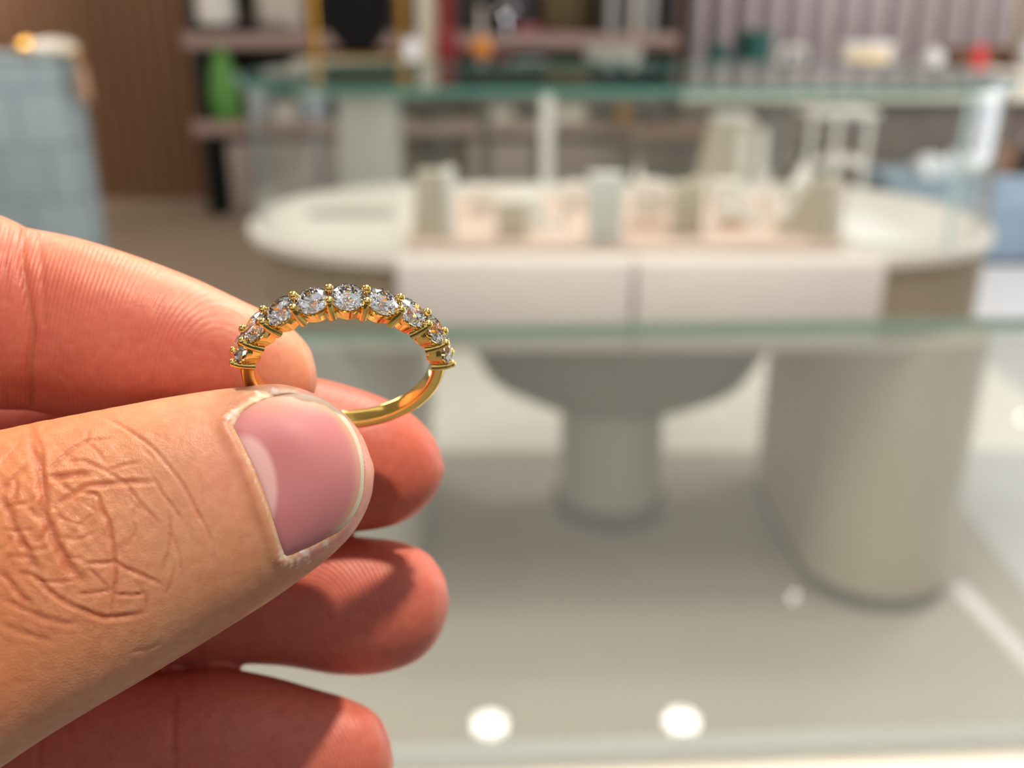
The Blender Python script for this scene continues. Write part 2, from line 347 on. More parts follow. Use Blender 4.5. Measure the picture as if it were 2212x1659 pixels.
# ================================================================== HAND + RING live near the lens
# (skin)
def skinmat():
    m, nt, b = newmat('skin'); N = nt.nodes.new; L = nt.links.new
    tc = N('ShaderNodeTexCoord')
    at = N('ShaderNodeAttribute'); at.attribute_name = 'skincol'
    # blotches
    n1 = N('ShaderNodeTexNoise'); n1.inputs['Scale'].default_value = 160; n1.inputs['Detail'].default_value = 4
    L(tc.outputs['Object'], n1.inputs[0])
    mx = N('ShaderNodeMix'); mx.data_type = 'RGBA'; mx.blend_type = 'SOFT_LIGHT'; mx.inputs[0].default_value = 0.22
    L(at.outputs['Color'], mx.inputs[6]); L(n1.outputs[0], mx.inputs[7])
    n2 = N('ShaderNodeTexNoise'); n2.inputs['Scale'].default_value = 900; n2.inputs['Detail'].default_value = 3; L(tc.outputs['Object'], n2.inputs[0])
    mx2 = N('ShaderNodeMix'); mx2.data_type = 'RGBA'; mx2.blend_type = 'SOFT_LIGHT'; mx2.inputs[0].default_value = 0.32
    L(mx.outputs[2], mx2.inputs[6]); L(n2.outputs[0], mx2.inputs[7])
    L(mx2.outputs[2], b.inputs['Base Color'])
    b.inputs['Subsurface Weight'].default_value = 0.45
    b.inputs['Subsurface Radius'].default_value = (1.0, 0.28, 0.13)
    b.inputs['Subsurface Scale'].default_value = 0.0036
    b.inputs['Specular IOR Level'].default_value = 0.42
    # roughness
    b.inputs['Roughness'].default_value = 0.46
    # bump: fine cell pattern + ridges + dry flakes
    vo = N('ShaderNodeTexVoronoi'); vo.feature = 'DISTANCE_TO_EDGE'; vo.inputs['Scale'].default_value = 2300
    wn = N('ShaderNodeTexNoise'); wn.inputs['Scale'].default_value = 500; L(tc.outputs['Object'], wn.inputs[0])
    wm = N('ShaderNodeVectorMath'); wm.operation = 'MULTIPLY_ADD'; wm.inputs[1].default_value = (.0012, .0012, .0012)
    L(wn.outputs['Color'], wm.inputs[0]); L(tc.outputs['Object'], wm.inputs[2]); L(wm.outputs[0], vo.inputs['Vector'])
    cr = N('ShaderNodeMath'); cr.operation = 'MINIMUM'; cr.inputs[1].default_value = 0.16; L(vo.outputs['Distance'], cr.inputs[0])
    af = N('ShaderNodeAttribute'); af.attribute_name = 'fine'
    c2 = N('ShaderNodeMath'); c2.operation = 'MULTIPLY'; L(cr.outputs[0], c2.inputs[0]); L(af.outputs['Fac'], c2.inputs[1])
    ar = N('ShaderNodeAttribute'); ar.attribute_name = 'ridge'
    wr = N('ShaderNodeMath'); wr.operation = 'MULTIPLY_ADD'; wr.inputs[1].default_value = 2.2
    L(n1.outputs[0], wr.inputs[0]); L(ar.outputs['Fac'], wr.inputs[2])
    sn = N('ShaderNodeMath'); sn.operation = 'SINE'; L(wr.outputs[0], sn.inputs[0])
    ap = N('ShaderNodeAttribute'); ap.attribute_name = 'pad'
    sm = N('ShaderNodeMath'); sm.operation = 'MULTIPLY'; L(sn.outputs[0], sm.inputs[0]); L(ap.outputs['Fac'], sm.inputs[1])
    b1 = N('ShaderNodeBump'); b1.inputs['Strength'].default_value = 0.45; b1.inputs['Distance'].default_value = 0.00025
    L(c2.outputs[0], b1.inputs['Height'])
    b2 = N('ShaderNodeBump'); b2.inputs['Strength'].default_value = 0.65; b2.inputs['Distance'].default_value = 0.00003
    L(sm.outputs[0], b2.inputs['Height']); L(b1.outputs[0], b2.inputs['Normal'])
    b3 = N('ShaderNodeBump'); b3.inputs['Strength'].default_value = 0.6; b3.inputs['Distance'].default_value = 0.00012
    L(n2.outputs[0], b3.inputs['Height']); L(b2.outputs[0], b3.inputs['Normal'])
    L(b3.outputs[0], b.inputs['Normal'])
    return m
M['skin'] = skinmat()

# finger = list of (upper px, upper py, lower px, lower py, depth of centre in mm, thickness ratio)
FING = {
 'thumb': [(-1950, 1500, -1800, 2300, 160, .75), (-1450, 1500, -1250, 2350, 140, .78), (-1020, 1330, -780, 2130, 117, .74), (-620, 1130, -380, 1900, 99, .72), (-280, 1012, -50, 1690, 94, .66),
           (-130, 958, 90, 1597, 94, .64), (0, 930, 200, 1530, 94.5, .64), (120, 905, 300, 1472, 95.5, .64), (250, 880, 400, 1412, 96.5, .64), (380, 856, 500, 1350, 97.5, .66),
           (490, 840, 590, 1293, 98.5, .68), (570, 834, 660, 1243, 99, .72), (640, 840, 715, 1200, 99.3, .76), (700, 862, 758, 1155, 99.6, .80),
           (750, 900, 785, 1110, 99.9, .86), (782, 945, 801, 1070, 100.1, 1.0), (799, 990, 806, 1033, 100.2, 1.25)],
 'index': [(-1250, 620, -1250, 1080, 156, .9), (-900, 520, -920, 960, 134, .9), (-560, 430, -560, 880, 114, .9), (-380, 432, -390, 868, 110, .88),
           (-250, 428, -260, 862, 109, .86), (-100, 444, -110, 872, 108.5, .86), (0, 466, -5, 884, 108.5, .86), (60, 492, 55, 886, 108.5, .84), (110, 502, 100, 893, 108.5, .84), (180, 518, 160, 905, 108.5, .86), (300, 556, 270, 915, 108.5, .86),
           (420, 602, 385, 915, 109, .86), (510, 644, 475, 912, 109.3, .86), (580, 678, 550, 908, 109.6, .88), (635, 714, 612, 900, 109.9, .92), (668, 752, 657, 886, 110, 1.0), (681, 790, 679, 855, 110, 1.2)],
 'middle': [(-1300, 960, -1300, 1380, 162, .9), (-950, 900, -950, 1320, 142, .9), (-560, 870, -560, 1240, 124, .9), (-300, 862, -300, 1200, 121, .88), (0, 858, 0, 1180, 120, .88), (300, 820, 290, 1150, 120, .88), (500, 806, 480, 1155, 120, .9),
            (650, 812, 640, 1158, 120, .9), (750, 834, 755, 1150, 120, .9), (840, 866, 845, 1136, 120, .92), (905, 908, 903, 1108, 120, .96), (942, 955, 941, 1068, 120, 1.05), (957, 998, 957, 1028, 120, 1.3)],
 'ring': [(-1250, 1250, -1250, 1650, 164, .9), (-900, 1190, -900, 1570, 146, .9), (-520, 1140, -520, 1480, 128, .9), (-300, 1130, -300, 1455, 124, .88), (0, 1128, 0, 1440, 123, .88), (300, 1150, 295, 1440, 123, .88), (440, 1160, 432, 1434, 123, .9),
          (600, 1157, 600, 1438, 123, .9), (715, 1157, 722, 1457, 123, .9), (800, 1162, 812, 1456, 123, .9), (870, 1172, 888, 1434, 123, .94), (925, 1198, 936, 1396, 123, 1.0), (958, 1243, 962, 1345, 123, 1.1), (968, 1285, 969, 1308, 123, 1.4)],
 'pinky': [(-1150, 1560, -1150, 1980, 160, .9), (-800, 1500, -800, 1900, 146, .9), (-400, 1450, -440, 1860, 130, .9), (0, 1452, -60, 1830, 125, .88), (280, 1458, 230, 1800, 123, .88), (400, 1450, 350, 1795, 122, .88), (480, 1444, 440, 1792, 121.5, .9),
           (580, 1460, 550, 1800, 121, .9), (680, 1488, 655, 1805, 120.5, .9), (765, 1514, 745, 1788, 120, .92), (816, 1546, 805, 1752, 120, 1.0), (840, 1594, 836, 1704, 120, 1.1), (848, 1636, 847, 1664, 120, 1.4)],
 'palm': [(-1000, 700, -1000, 1950, 160, .28), (-1250, 640, -1250, 2050, 166, .28), (-1800, 760, -1700, 2250, 166, .33), (-2500, 1250, -2150, 2600, 158, .40), (-2900, 1700, -2450, 2700, 152, .52), (-3500, 2250, -3000, 3150, 150, .62), (-4300, 2900, -3700, 3900, 150, .66)],
}
def cr(P, n):
    """Catmull-Rom through rows of P, n per span"""
    P = np.asarray(P, float); Q = np.vstack([2 * P[0] - P[1], P, 2 * P[-1] - P[-2]]); out = []
    for i in range(len(P) - 1):
        p0, p1, p2, p3 = Q[i:i + 4]
        for k in range(n):
            t = k / n; out.append(.5 * ((2 * p1) + (p2 - p0) * t + (2 * p0 - 5 * p1 + 4 * p2 - p3) * t * t + (3 * p1 - p0 - 3 * p2 + p3) * t ** 3))
    out.append(P[-1]); return np.array(out)
SECT = {}
hb = bmesh.new()
def nray(px, py): return np.array(FW) + np.array(RT) * ((px - 1106) / FPX) - np.array(UP) * ((py - 829.5) / FPX)
for nm, st in FING.items():
    R = cr(st, 8); SEG = 64; rings = []; sec = []
    for (ux, uy, lx, ly, d, tr) in R:
        d = d / 1000
        u = np.array(EYE) + nray(ux, uy) * d; l = np.array(EYE) + nray(lx, ly) * d
        c = (u + l) / 2; a = (u - l) / 2; v = -nray((ux + lx) / 2, (uy + ly) / 2); v /= np.linalg.norm(v); b_ = v * np.linalg.norm(a) * tr
        sec.append((c, a, b_)); pw = 0.93
        rg = []
        for k in range(SEG):
            th = 2 * PI * k / SEG; ca, sa = math.cos(th), math.sin(th)
            rg.append(hb.verts.new(c + a * math.copysign(abs(ca) ** pw, ca) + b_ * math.copysign(abs(sa) ** pw, sa)))
        rings.append(rg)
    for ra, rb in zip(rings, rings[1:]):
        for k in range(SEG): hb.faces.new((ra[k], ra[(k + 1) % SEG], rb[(k + 1) % SEG], rb[k]))
    for rg, flip in ((rings[0], 1), (rings[-1], 0)):
        c = hb.verts.new(sum((v.co for v in rg), Vector()) / SEG)
        if not flip and nm != 'palm':            # round the tip a touch
            c.co += (c.co - Vector(sec[-4][0])).normalized() * 0.0003
        for k in range(SEG): hb.faces.new((rg[k], rg[(k + 1) % SEG], c) if not flip else (rg[(k + 1) % SEG], rg[k], c))
    SECT[nm] = sec
bmesh.ops.recalc_face_normals(hb, faces=hb.faces)
tmp = bpy.data.meshes.new('tmp'); hb.to_mesh(tmp); hb.free()
to = bpy.data.objects.new('tmp', tmp); C.objects.link(to)
SCL = 100.0
for v in tmp.vertices: v.co *= SCL          # remesh in decimetre-like units
md = to.modifiers.new('r', 'REMESH'); md.mode = 'VOXEL'; md.voxel_size = 0.00042 * SCL; md.adaptivity = 0
dg = bpy.context.evaluated_depsgraph_get(); dg.update()
hm = bpy.data.meshes.new_from_object(to.evaluated_get(dg))
bpy.data.objects.remove(to); bpy.data.meshes.remove(tmp)
bm = bmesh.new(); bm.from_mesh(hm); bpy.data.meshes.remove(hm)
for v in bm.verts: v.co /= SCL
# keep one closed skin: drop any inner shells
bm.verts.ensure_lookup_table(); seen = set(); comps = []
for v in bm.verts:
    if v.index in seen: continue
    st_ = [v]; seen.add(v.index); comp = []
    while st_:
        q = st_.pop(); comp.append(q)
        for e in q.link_edges:
            o_ = e.other_vert(q)
            if o_.index not in seen: seen.add(o_.index); st_.append(o_)
    comps.append(comp)
comps.sort(key=len)
for cc in comps[:-1]: bmesh.ops.delete(bm, geom=cc, context='VERTS')
def lap(bm, it, f=0.5):
    bm.verts.ensure_lookup_table(); bm.edges.ensure_lookup_table()
    co = np.array([v.co for v in bm.verts]); ed = np.array([(e.verts[0].index, e.verts[1].index) for e in bm.edges])
    bm.verts.index_update(); deg = np.bincount(ed.ravel(), minlength=len(co))[:, None].astype(float)
    for k in range(it):
        s = np.zeros_like(co)
        for q in range(3):
            s[:, q] = np.bincount(ed[:, 0], co[ed[:, 1], q], len(co)) + np.bincount(ed[:, 1], co[ed[:, 0], q], len(co))
        g = f if k % 2 == 0 else -f * 1.04
        co = co + (s / deg - co) * g
    for v, c in zip(bm.verts, co): v.co = c
bm.verts.index_update(); lap(bm, 12)
# finer mesh where the hand is seen
co = np.array([v.co for v in bm.verts]); px, py, dep = to_px(co)
vis = (px > -60) & (px < 1050) & (py > 400) & (py < 1720)
nrm = np.array([v.normal for v in bm.verts]); 
bm.normal_update(); nrm = np.array([v.normal for v in bm.verts])
vd = co - np.array(EYE); vd /= np.linalg.norm(vd, axis=1)[:, None]
vis &= ((nrm * vd).sum(1) < 0.25)
es = [e for e in bm.edges if vis[e.verts[0].index] and vis[e.verts[1].index]]
bmesh.ops.subdivide_edges(bm, edges=es, cuts=1, use_grid_fill=True)
bm.verts.index_update(); lap(bm, 6)
bmesh.ops.recalc_face_normals(bm, faces=bm.faces)
bm.normal_update()
co = np.array([v.co for v in bm.verts]); nrm = np.array([v.normal for v in bm.verts]); px, py, dep = to_px(co)
vd = co - np.array(EYE); vd /= np.linalg.norm(vd, axis=1)[:, None]
facing = np.clip(-(nrm * vd).sum(1), 0, 1)
# which finger each point belongs to
names = list(FING); best = np.full(len(co), 1e9); own = np.zeros(len(co), int); arc = np.zeros(len(co))
for i, nm in enumerate(names):
    for j, (c, a, b_) in enumerate(SECT[nm]):
        la, lb = np.linalg.norm(a), np.linalg.norm(b_); d = co - c
        t = np.cross(a / la, b_ / lb)
        q = np.sqrt((d @ a / la / la) ** 2 + (d @ b_ / lb / lb) ** 2 + (d @ t / 0.0025) ** 2)
        k = q < best; best[k] = q[k]; own[k] = i; arc[k] = j
thumb = (own == 0)
def poly_dist(P, wig=0):
    """pixel distance to a polyline, and position along it 0..1"""
    best = np.full(len(px), 1e9); tt = np.zeros(len(px)); P = np.array(P, float); n = len(P) - 1
    for i in range(n):
        a, b = P[i], P[i + 1]; ab = b - a; L2 = ab @ ab
        t = np.clip(((px - a[0]) * ab[0] + (py - a[1]) * ab[1]) / L2, 0, 1)
        d = np.hypot(px - a[0] - t * ab[0], py - a[1] - t * ab[1]); k = d < best; best[k] = d[k]; tt[k] = (i + t[k]) / n
    return best, tt
disp = np.zeros(len(co)); redden = np.zeros(len(co))
Z = 460 / 1526.
def zc(pts): return [(x * Z, 900 + y * Z) for x, y in pts]
CREASES = [  # traced in a close look at the thumb knuckle
 ([(225, 90), (235, 220), (270, 330), (300, 450), (315, 600), (330, 740), (390, 870), (440, 980), (510, 1100), (600, 1180)], 8, 1.0),
 ([(270, 160), (300, 260), (300, 420)], 5, .6),
 ([(5, 560), (60, 680), (110, 800), (170, 920), (230, 1040), (290, 1130)], 7, .8),
 ([(110, 440), (110, 560), (80, 680)], 5, .6),
 ([(0, 540), (100, 440), (190, 350)], 5, .5),
 ([(0, 1110), (70, 1190), (150, 1290), (220, 1350)], 6, .6),
 ([(150, 1120), (250, 1150), (340, 1240), (460, 1330), (600, 1390), (740, 1440), (900, 1430), (1040, 1410)], 5, .7),
 ([(0, 1300), (150, 1370), (300, 1440), (450, 1480), (560, 1490)], 6, .45),
 ([(0, 1480), (130, 1540), (260, 1580), (400, 1620)], 6, .3),
 ([(340, 400), (430, 310), (520, 230), (610, 175), (640, 90)], 4, .6),
 ([(610, 175), (690, 240), (760, 330)], 3, .4),
 ([(610, 175), (700, 165), (790, 155)], 3, .35),
 ([(320, 435), (450, 430), (560, 415), (650, 410)], 6, .8),
 ([(400, 640), (500, 570), (620, 500), (760, 485), (900, 470), (1100, 470)], 5, .7),
 ([(480, 320), (600, 320), (720, 370), (820, 430), (900, 480), (980, 590), (1060, 680), (1150, 770)], 3.5, .5),
 ([(760, 390), (880, 350), (1000, 325)], 3.5, .4),
 ([(440, 480), (530, 550)], 4, .5),
 ([(200, 650), (290, 740)], 5, .6), ([(330, 800), (290, 900)], 4, .4),
 ([(100, 630), (200, 620), (260, 560)], 4, .4),
 ([(560, 540), (690, 560), (730, 660), (780, 760), (805, 880), (820, 1000), (832, 1120), (822, 1240), (800, 1420)], 4, .85),
 ([(820, 1030), (900, 1090), (1000, 1130), (1150, 1200)], 4, .6),
 ([(600, 1050), (720, 1052), (820, 1045)], 4, .55),
 ([(560, 1270), (680, 1265), (800, 1240)], 3.5, .45), ([(810, 1270), (930, 1280), (1040, 1270)], 3.5, .5),
 ([(630, 1080), (720, 1170), (790, 1235)], 3, .35), ([(960, 1180), (1040, 1280), (1050, 1400)], 3, .4),
 ([(1100, 440), (1170, 560), (1240, 650), (1300, 740)], 3, .5),
 ([(1210, 680), (1220, 820), (1205, 960), (1160, 1130)], 3, .5), ([(1235, 850), (1280, 980), (1300, 1120)], 3, .4), ([(1250, 1060), (1230, 1180), (1180, 1290)], 3, .35),
 ([(740, 0), (860, 60), (970, 130), (1080, 210), (1170, 310), (1270, 430), (1340, 540), (1400, 660), (1470, 780), (1520, 900)], 3, .55),
 ([(900, 500), (940, 600), (1020, 680)], 3, .3), ([(940, 740), (970, 820), (910, 930)], 3, .4), ([(970, 650), (940, 740)], 3, .3),
 ([(420, 860), (560, 880), (700, 820)], 4, .3), ([(480, 1010), (600, 1020)], 4, .35), ([(130, 900), (240, 960), (360, 930)], 5, .35),
 ([(20, 810), (130, 820), (240, 810)], 4, .3), ([(60, 1000), (200, 1010)], 5, .3), ([(250, 1170), (400, 1190), (560, 1170)], 4, .35),
 ([(390, 640), (430, 720), (520, 760), (600, 780)], 3, .35), ([(580, 580), (640, 650), (720, 690)], 3, .3),
 ([(700, 690), (610, 740), (570, 790)], 3, .3), ([(360, 660), (420, 660)], 3, .3), ([(0, 340), (60, 280), (130, 220)], 4, .35), ([(0, 960), (60, 900), (90, 820)], 4, .3),
]
rnd = random.Random(3)
for pts, wd, dp in CREASES:
    P = cr(np.array(zc(pts)), 5) if len(pts) > 2 else zc(pts)
    d, t = poly_dist(P)
    taper = np.clip(np.minimum(t, 1 - t) * 5 + .25, 0, 1)
    k = thumb & (facing > .02)
    g = np.exp(-(d / (wd * 1.15)) ** 2) * taper * dp; gc = np.exp(-(d / (wd * 1.7)) ** 2) * taper * dp
    lip = np.exp(-((d - wd * 2.1) / (wd * 1.0)) ** 2) * taper * dp
    disp[k] += (-0.00028 * g + 0.00007 * lip)[k]
    redden[k] = np.maximum(redden[k], gc[k])
# fine random wrinkles on the thumb back, long thin arcs towards the nail
for _ in range(46):
    x0 = rnd.uniform(-20, 470); y0 = rnd.uniform(930, 1440)
    cxn, cyn = 150, 1130; ang = math.atan2(y0 - cyn, x0 - cxn) + PI / 2 + rnd.uniform(-.35, .35); L = rnd.uniform(25, 80)
    P = [(x0 + math.cos(ang + s * .25) * L * s, y0 + math.sin(ang + s * .25) * L * s) for s in (-.5, -.25, 0, .25, .5)]
    d, t = poly_dist(P); g = np.exp(-(d / 2.8) ** 2) * np.clip(np.minimum(t, 1 - t) * 5, 0, 1) * rnd.uniform(.2, .5)
    k = thumb & (facing > .02); disp[k] -= 0.0001 * g[k]; redden[k] = np.maximum(redden[k], .5 * g[k])
# soft cushions between creases of the knuckle
def sn(a, b, c, d): return np.sin(px / a + c) * np.sin(py / b + d)
kn = np.exp(-(((px - 120) / 190) ** 2 + ((py - 1110) / 190) ** 2)) * thumb
disp += kn * (0.00005 * sn(11, 9, 0, 1) + 0.00005 * sn(7, 12, 2, 0) + 0.00004 * sn(5, 6, 1, 1))
# joint crease of the index finger, soft folds of the others
for (P, wd, dp, idn) in (([(52, 500), (48, 560), (60, 640), (70, 720), (62, 800), (70, 870)], 9, .9, 1), ([(84, 510), (92, 600), (96, 700)], 7, .35, 1), ([(20, 485), (12, 560), (16, 650)], 8, .3, 1),
                         ([(385, 1465), (372, 1560), (378, 1680)], 9, .7, 4), ([(85, 1600), (80, 1660)], 8, .5, 4), ([(455, 1300), (430, 1380), (440, 1440)], 9, .5, 3)):
    d, t = poly_dist(cr(np.array(P, float), 4) if len(P) > 2 else P); k = (own == idn)
    g = np.exp(-(d / wd) ** 2) * dp; disp[k] -= 0.00032 * g[k]; redden[k] = np.maximum(redden[k], g[k] * .8)
# ---- thumb nail bed
NAIL = [(502, 920), (516, 895), (545, 872), (585, 856), (630, 849), (680, 856), (722, 878), (756, 915), (778, 960), (788, 1012), (784, 1066), (766, 1112), (738, 1146), (700, 1170), (655, 1190), (618, 1203), (606, 1178), (590, 1128), (570, 1072), (548, 1016), (524, 962)]
NAILS = cr(np.array(NAIL + NAIL[:1], float), 6)[:-1]
def inside(x, y, P):
    r = np.zeros(len(x), bool); n = len(P)
    for i in range(n):
        x1, y1 = P[i]; x2, y2 = P[(i + 1) % n]
        c = ((y1 > y) != (y2 > y)) & (x < (x2 - x1) * (y - y1) / (y2 - y1 + 1e-12) + x1); r ^= c
    return r
ndist, _ = poly_dist(np.vstack([NAILS, NAILS[:1]])); nin = inside(px, py, NAILS); sd = np.where(nin, ndist, -ndist)
k = thumb & (facing > .05)
bed = np.zeros(len(co)); bed[k] = np.clip(sd[k] / 9, 0, 1); bed = bed * bed * (3 - 2 * bed)
disp += -0.00055 * bed
# proximal and side folds raised round the plate; finger pulp beyond the free edge stays low
prox = np.clip((700 - px) / 160, 0, 1)
fold = np.exp(-((sd + 16) / 14) ** 2) * k * prox * (sd < 4)
disp += 0.00030 * fold
flank = np.exp(-((sd + 12) / 10) ** 2) * k * (1 - prox) * (sd < 4)
disp += 0.00012 * flank
# dry cuticle flakes at the two corners and along the proximal fold
fl = np.zeros(len(co))
for (x, y, rx) in ((512, 905, 34), (560, 864, 24), (596, 850, 14), (612, 1200, 24), (660, 1196, 26), (700, 1176, 16), (645, 1180, 14)):
    fl = np.maximum(fl, np.exp(-((px - x) ** 2 + (py - y) ** 2) / rx ** 2))
fl = np.maximum(fl, .55 * np.exp(-((sd + 3) / 6) ** 2) * (px < 640)) * k
co2 = co + nrm * disp[:, None]
for v, c in zip(bm.verts, co2): v.co = c
# ---- colour of the skin, light scatter in creases painted in
tan = np.array(rgb(200, 142, 106)[:3]); padc = np.array(rgb(196, 102, 80)[:3]); padl = np.array(rgb(222, 156, 122)[:3])
nailskin = np.array(rgb(208, 140, 112)[:3]); crease_glow = np.array(rgb(176, 88, 54)[:3]); tipc = np.array(rgb(222, 158, 142)[:3])
col = np.tile(padc, (len(co), 1))
def blend(c, t, m): m = np.clip(m, 0, 1)[:, None]; return c * (1 - m) + t * m
col = blend(col, tan, thumb * 1.0)
col = blend(col, np.array(rgb(206, 130, 84)[:3]), thumb * np.clip((360 - px) / 420, 0, .8))
col = blend(col, nailskin, thumb * np.exp(-(((px - 500) / 90) ** 2 + ((py - 1010) / 110) ** 2)) * .8)
col = blend(col, np.array(rgb(202, 148, 118)[:3]), thumb * np.clip((py - (1480 - .42 * px)) / 160, 0, .8))  # greyer along the lower edge
col = blend(col, tipc, thumb * (px > 640) * np.clip(1 + sd / 40, 0, 1) * (~nin))
col = blend(col, padl, (own == 1) * np.clip((px - 500) / 160, 0, 1))
col = blend(col, padl, (own == 1) * np.clip(((560 + .40 * px) - py) / 110, 0, 1) * .7)  # paler towards the upper edge
col = blend(col, np.array(rgb(196, 110, 92)[:3]), ((own == 3) | (own == 4)) * .8)
col = blend(col, crease_glow, redden * .62)  # crease tint stands in for light scattered in the folds
far = np.clip((-120 - px) / 500, 0, 1) + (own == 5) * 1.0
col = blend(col, np.array(rgb(206, 146, 116)[:3]), far)
# mottled
col = blend(col, col * np.array([1.04, .93, .90]), .5 + .5 * sn(47, 39, 0, 2) * sn(23, 31, 1, 0))
# flakes: crisp little scales
def vnoise(x, y, sc, seed):
    g = np.random.RandomState(seed).rand(64, 64); x = x / sc; y = y / sc; xi = np.floor(x).astype(int); yi = np.floor(y).astype(int); fx = x - xi; fy = y - yi
    fx = fx * fx * (3 - 2 * fx); fy = fy * fy * (3 - 2 * fy); G = lambda a, b: g[a % 64, b % 64]
    return (G(xi, yi) * (1 - fx) + G(xi + 1, yi) * fx) * (1 - fy) + (G(xi, yi + 1) * (1 - fx) + G(xi + 1, yi + 1) * fx) * fy
wx_ = px + 10 * vnoise(px, py, 14, 1); wy_ = py + 10 * vnoise(px, py, 14, 2)
hsh = 1.6 * (vnoise(wx_, wy_ * 1.6, 9, 3) * .65 + vnoise(wx_ * 1.3, wy_, 5, 4) * .5 - .58) * 2.2
col = blend(col, np.array(rgb(238, 218, 208)[:3]), np.clip((hsh * .5 + fl * 1.3 - .8) * 2.5, 0, 1) * (fl > .06) * .7)
col = blend(col, np.array(rgb(226, 190, 150)[:3]), .6 * np.exp(-((sd + 3) / 3.5) ** 2) * k * (px < 640))
# ---- ridges of the finger pads
ridge = np.zeros(len(co)); pad = np.zeros(len(co))
for idn, (cx, cy), ax, per, pr in ((1, (470, 850), (1.0, .6), 9.5, .8), (2, (820, 1020), (1., .8), 9.5, .5), (3, (660, 1370), (1.0, .75), 9.0, 1.0), (4, (600, 1700), (1., .8), 9., .8)):
    kk = own == idn
    r = np.hypot((px - cx) * ax[0], (py - cy) * ax[1])
    ridge[kk] = r[kk] * 2 * PI / per; pad[kk] = (pr * np.clip(facing * 2.5, 0, 1) * np.clip((r - 50) / 90, 0.1, 1))[kk]
pad[(own == 1) & (px > 560)] *= .5
fine = np.where(thumb, 1.0, .35); fine[thumb] *= (.12 + .9 * np.exp(-((px[thumb] - 130) / 260) ** 2))
fine = fine * (1 - bed)
hand_me = bpy.data.meshes.new('hand'); bm.to_mesh(hand_me); bm.free()
hand_me.materials.append(M['skin'])
hand_me.polygons.foreach_set('use_smooth', [True] * len(hand_me.polygons))
a = hand_me.color_attributes.new('skincol', 'FLOAT_COLOR', 'POINT')
a.data.foreach_set('color', np.hstack([np.clip(col, 0, 1), np.ones((len(co), 1))]).ravel())
for nm, arr in (('ridge', ridge), ('pad', pad), ('fine', fine)):
    a = hand_me.attributes.new(nm, 'FLOAT', 'POINT'); a.data.foreach_set('value', arr.astype(float))
hand = bpy.data.objects.new('hand', hand_me); C.objects.link(hand)
tag(hand, 'bare left hand pinching the gold ring between thumb and index finger', 'hand')

# ---- thumb nail plate: a curved sheet with its own thickness, lying in its bed
def nailmat():
    m, nt, b = newmat('thumb nail'); N = nt.nodes.new; L = nt.links.new
    at = N('ShaderNodeAttribute'); at.attribute_name = 'nailcol'; L(at.outputs['Color'], b.inputs['Base Color'])
    b.inputs['Roughness'].default_value = 0.5; b.inputs['Subsurface Weight'].default_value = 0.35
    b.inputs['Subsurface Radius'].default_value = (1, .4, .3); b.inputs['Subsurface Scale'].default_value = 0.002
    b.inputs['Specular IOR Level'].default_value = 0.35
    tc = N('ShaderNodeTexCoord'); mp = N('ShaderNodeMapping'); mp.inputs['Rotation'].default_value = (0, math.radians(-20), 0); mp.inputs['Scale'].default_value = (60, 60, 1400)
    n = N('ShaderNodeTexNoise'); n.inputs['Scale'].default_value = 1; L(tc.outputs['Object'], mp.inputs[0]); L(mp.outputs[0], n.inputs[0])
    bp = N('ShaderNodeBump'); bp.inputs['Strength'].default_value = 0.12; bp.inputs['Distance'].default_value = 0.0001; L(n.outputs[0], bp.inputs['Height']); L(bp.outputs[0], b.inputs['Normal'])
    return m
M['nail'] = nailmat()
# surface depth fitted over the un-sunken thumb
selv = thumb & (facing > .35) & (px > 470) & (px < 800) & (py > 850) & (py < 1215)
pr0x, pr0y, dep0 = to_px(co)
def quadf(x, y):
    x = (x - 645) / 150; y = (y - 1025) / 180
    return np.stack([np.ones_like(x), x, y, x * x, x * y, y * y, x ** 3, x * x * y, x * y * y, y ** 3, x ** 4, y ** 4, x * x * y * y], 1)
coef = np.linalg.lstsq(quadf(px[selv], py[selv]), dep0[selv], rcond=None)[0]
nb = bmesh.new(); cen = NAILS.mean(0); rings = []; NR = 40
lay = nb.verts.layers.float_color.new('nailcol')
pinkn = np.array(rgb(194, 124, 124)[:3]); pinkd = np.array(rgb(188, 110, 112)[:3]); lun = np.array(rgb(222, 172, 168)[:3]); yel = np.array(rgb(206, 160, 126)[:3]); wht = np.array(rgb(214, 196, 172)[:3])
def nailcolour(x, y, s):
    c = pinkn.copy()
    def bl(c, t, m): m = min(max(m, 0), 1); return c * (1 - m) + t * m
    c = bl(c, pinkd, .75 * math.exp(-(((x - 610) / 75) ** 2 + ((y - 960) / 60) ** 2)) + .5 * math.exp(-(((x - 615) / 40) ** 2 + ((y - 1120) / 40) ** 2)))
    # lunula: pale crescent along the cuticle
    dl = math.hypot((x - 528) / 1.0, (y - 1062) / 1.7) ; c = bl(c, lun, (76 - dl) / 10 * (.85))
    # towards the free edge
    fe = ((x - 640) * .93 + (y - 1025) * -.10) / 140
    e = max(0, min(1, (x - 600) / 60)) if y < 900 else max(0, min(1, (x - 690) / 40))
    if y > 1120: e = max(0, min(1, (x - 700) / 30)) * .7
    c = bl(c, yel, math.exp(-((s - 13) / 8) ** 2) * e * .7)
    c = bl(c, wht, e * (1 if s < 7 else max(0, 1 - (s - 7) / 3)))
    c = bl(c, yel, max(0, min(1, (905 - y) / 40)) * .55)
    return c
NS = np.array(NAILS)
def sdist(x, y): return np.min(np.hypot(NS[:, 0] - x, NS[:, 1] - y))
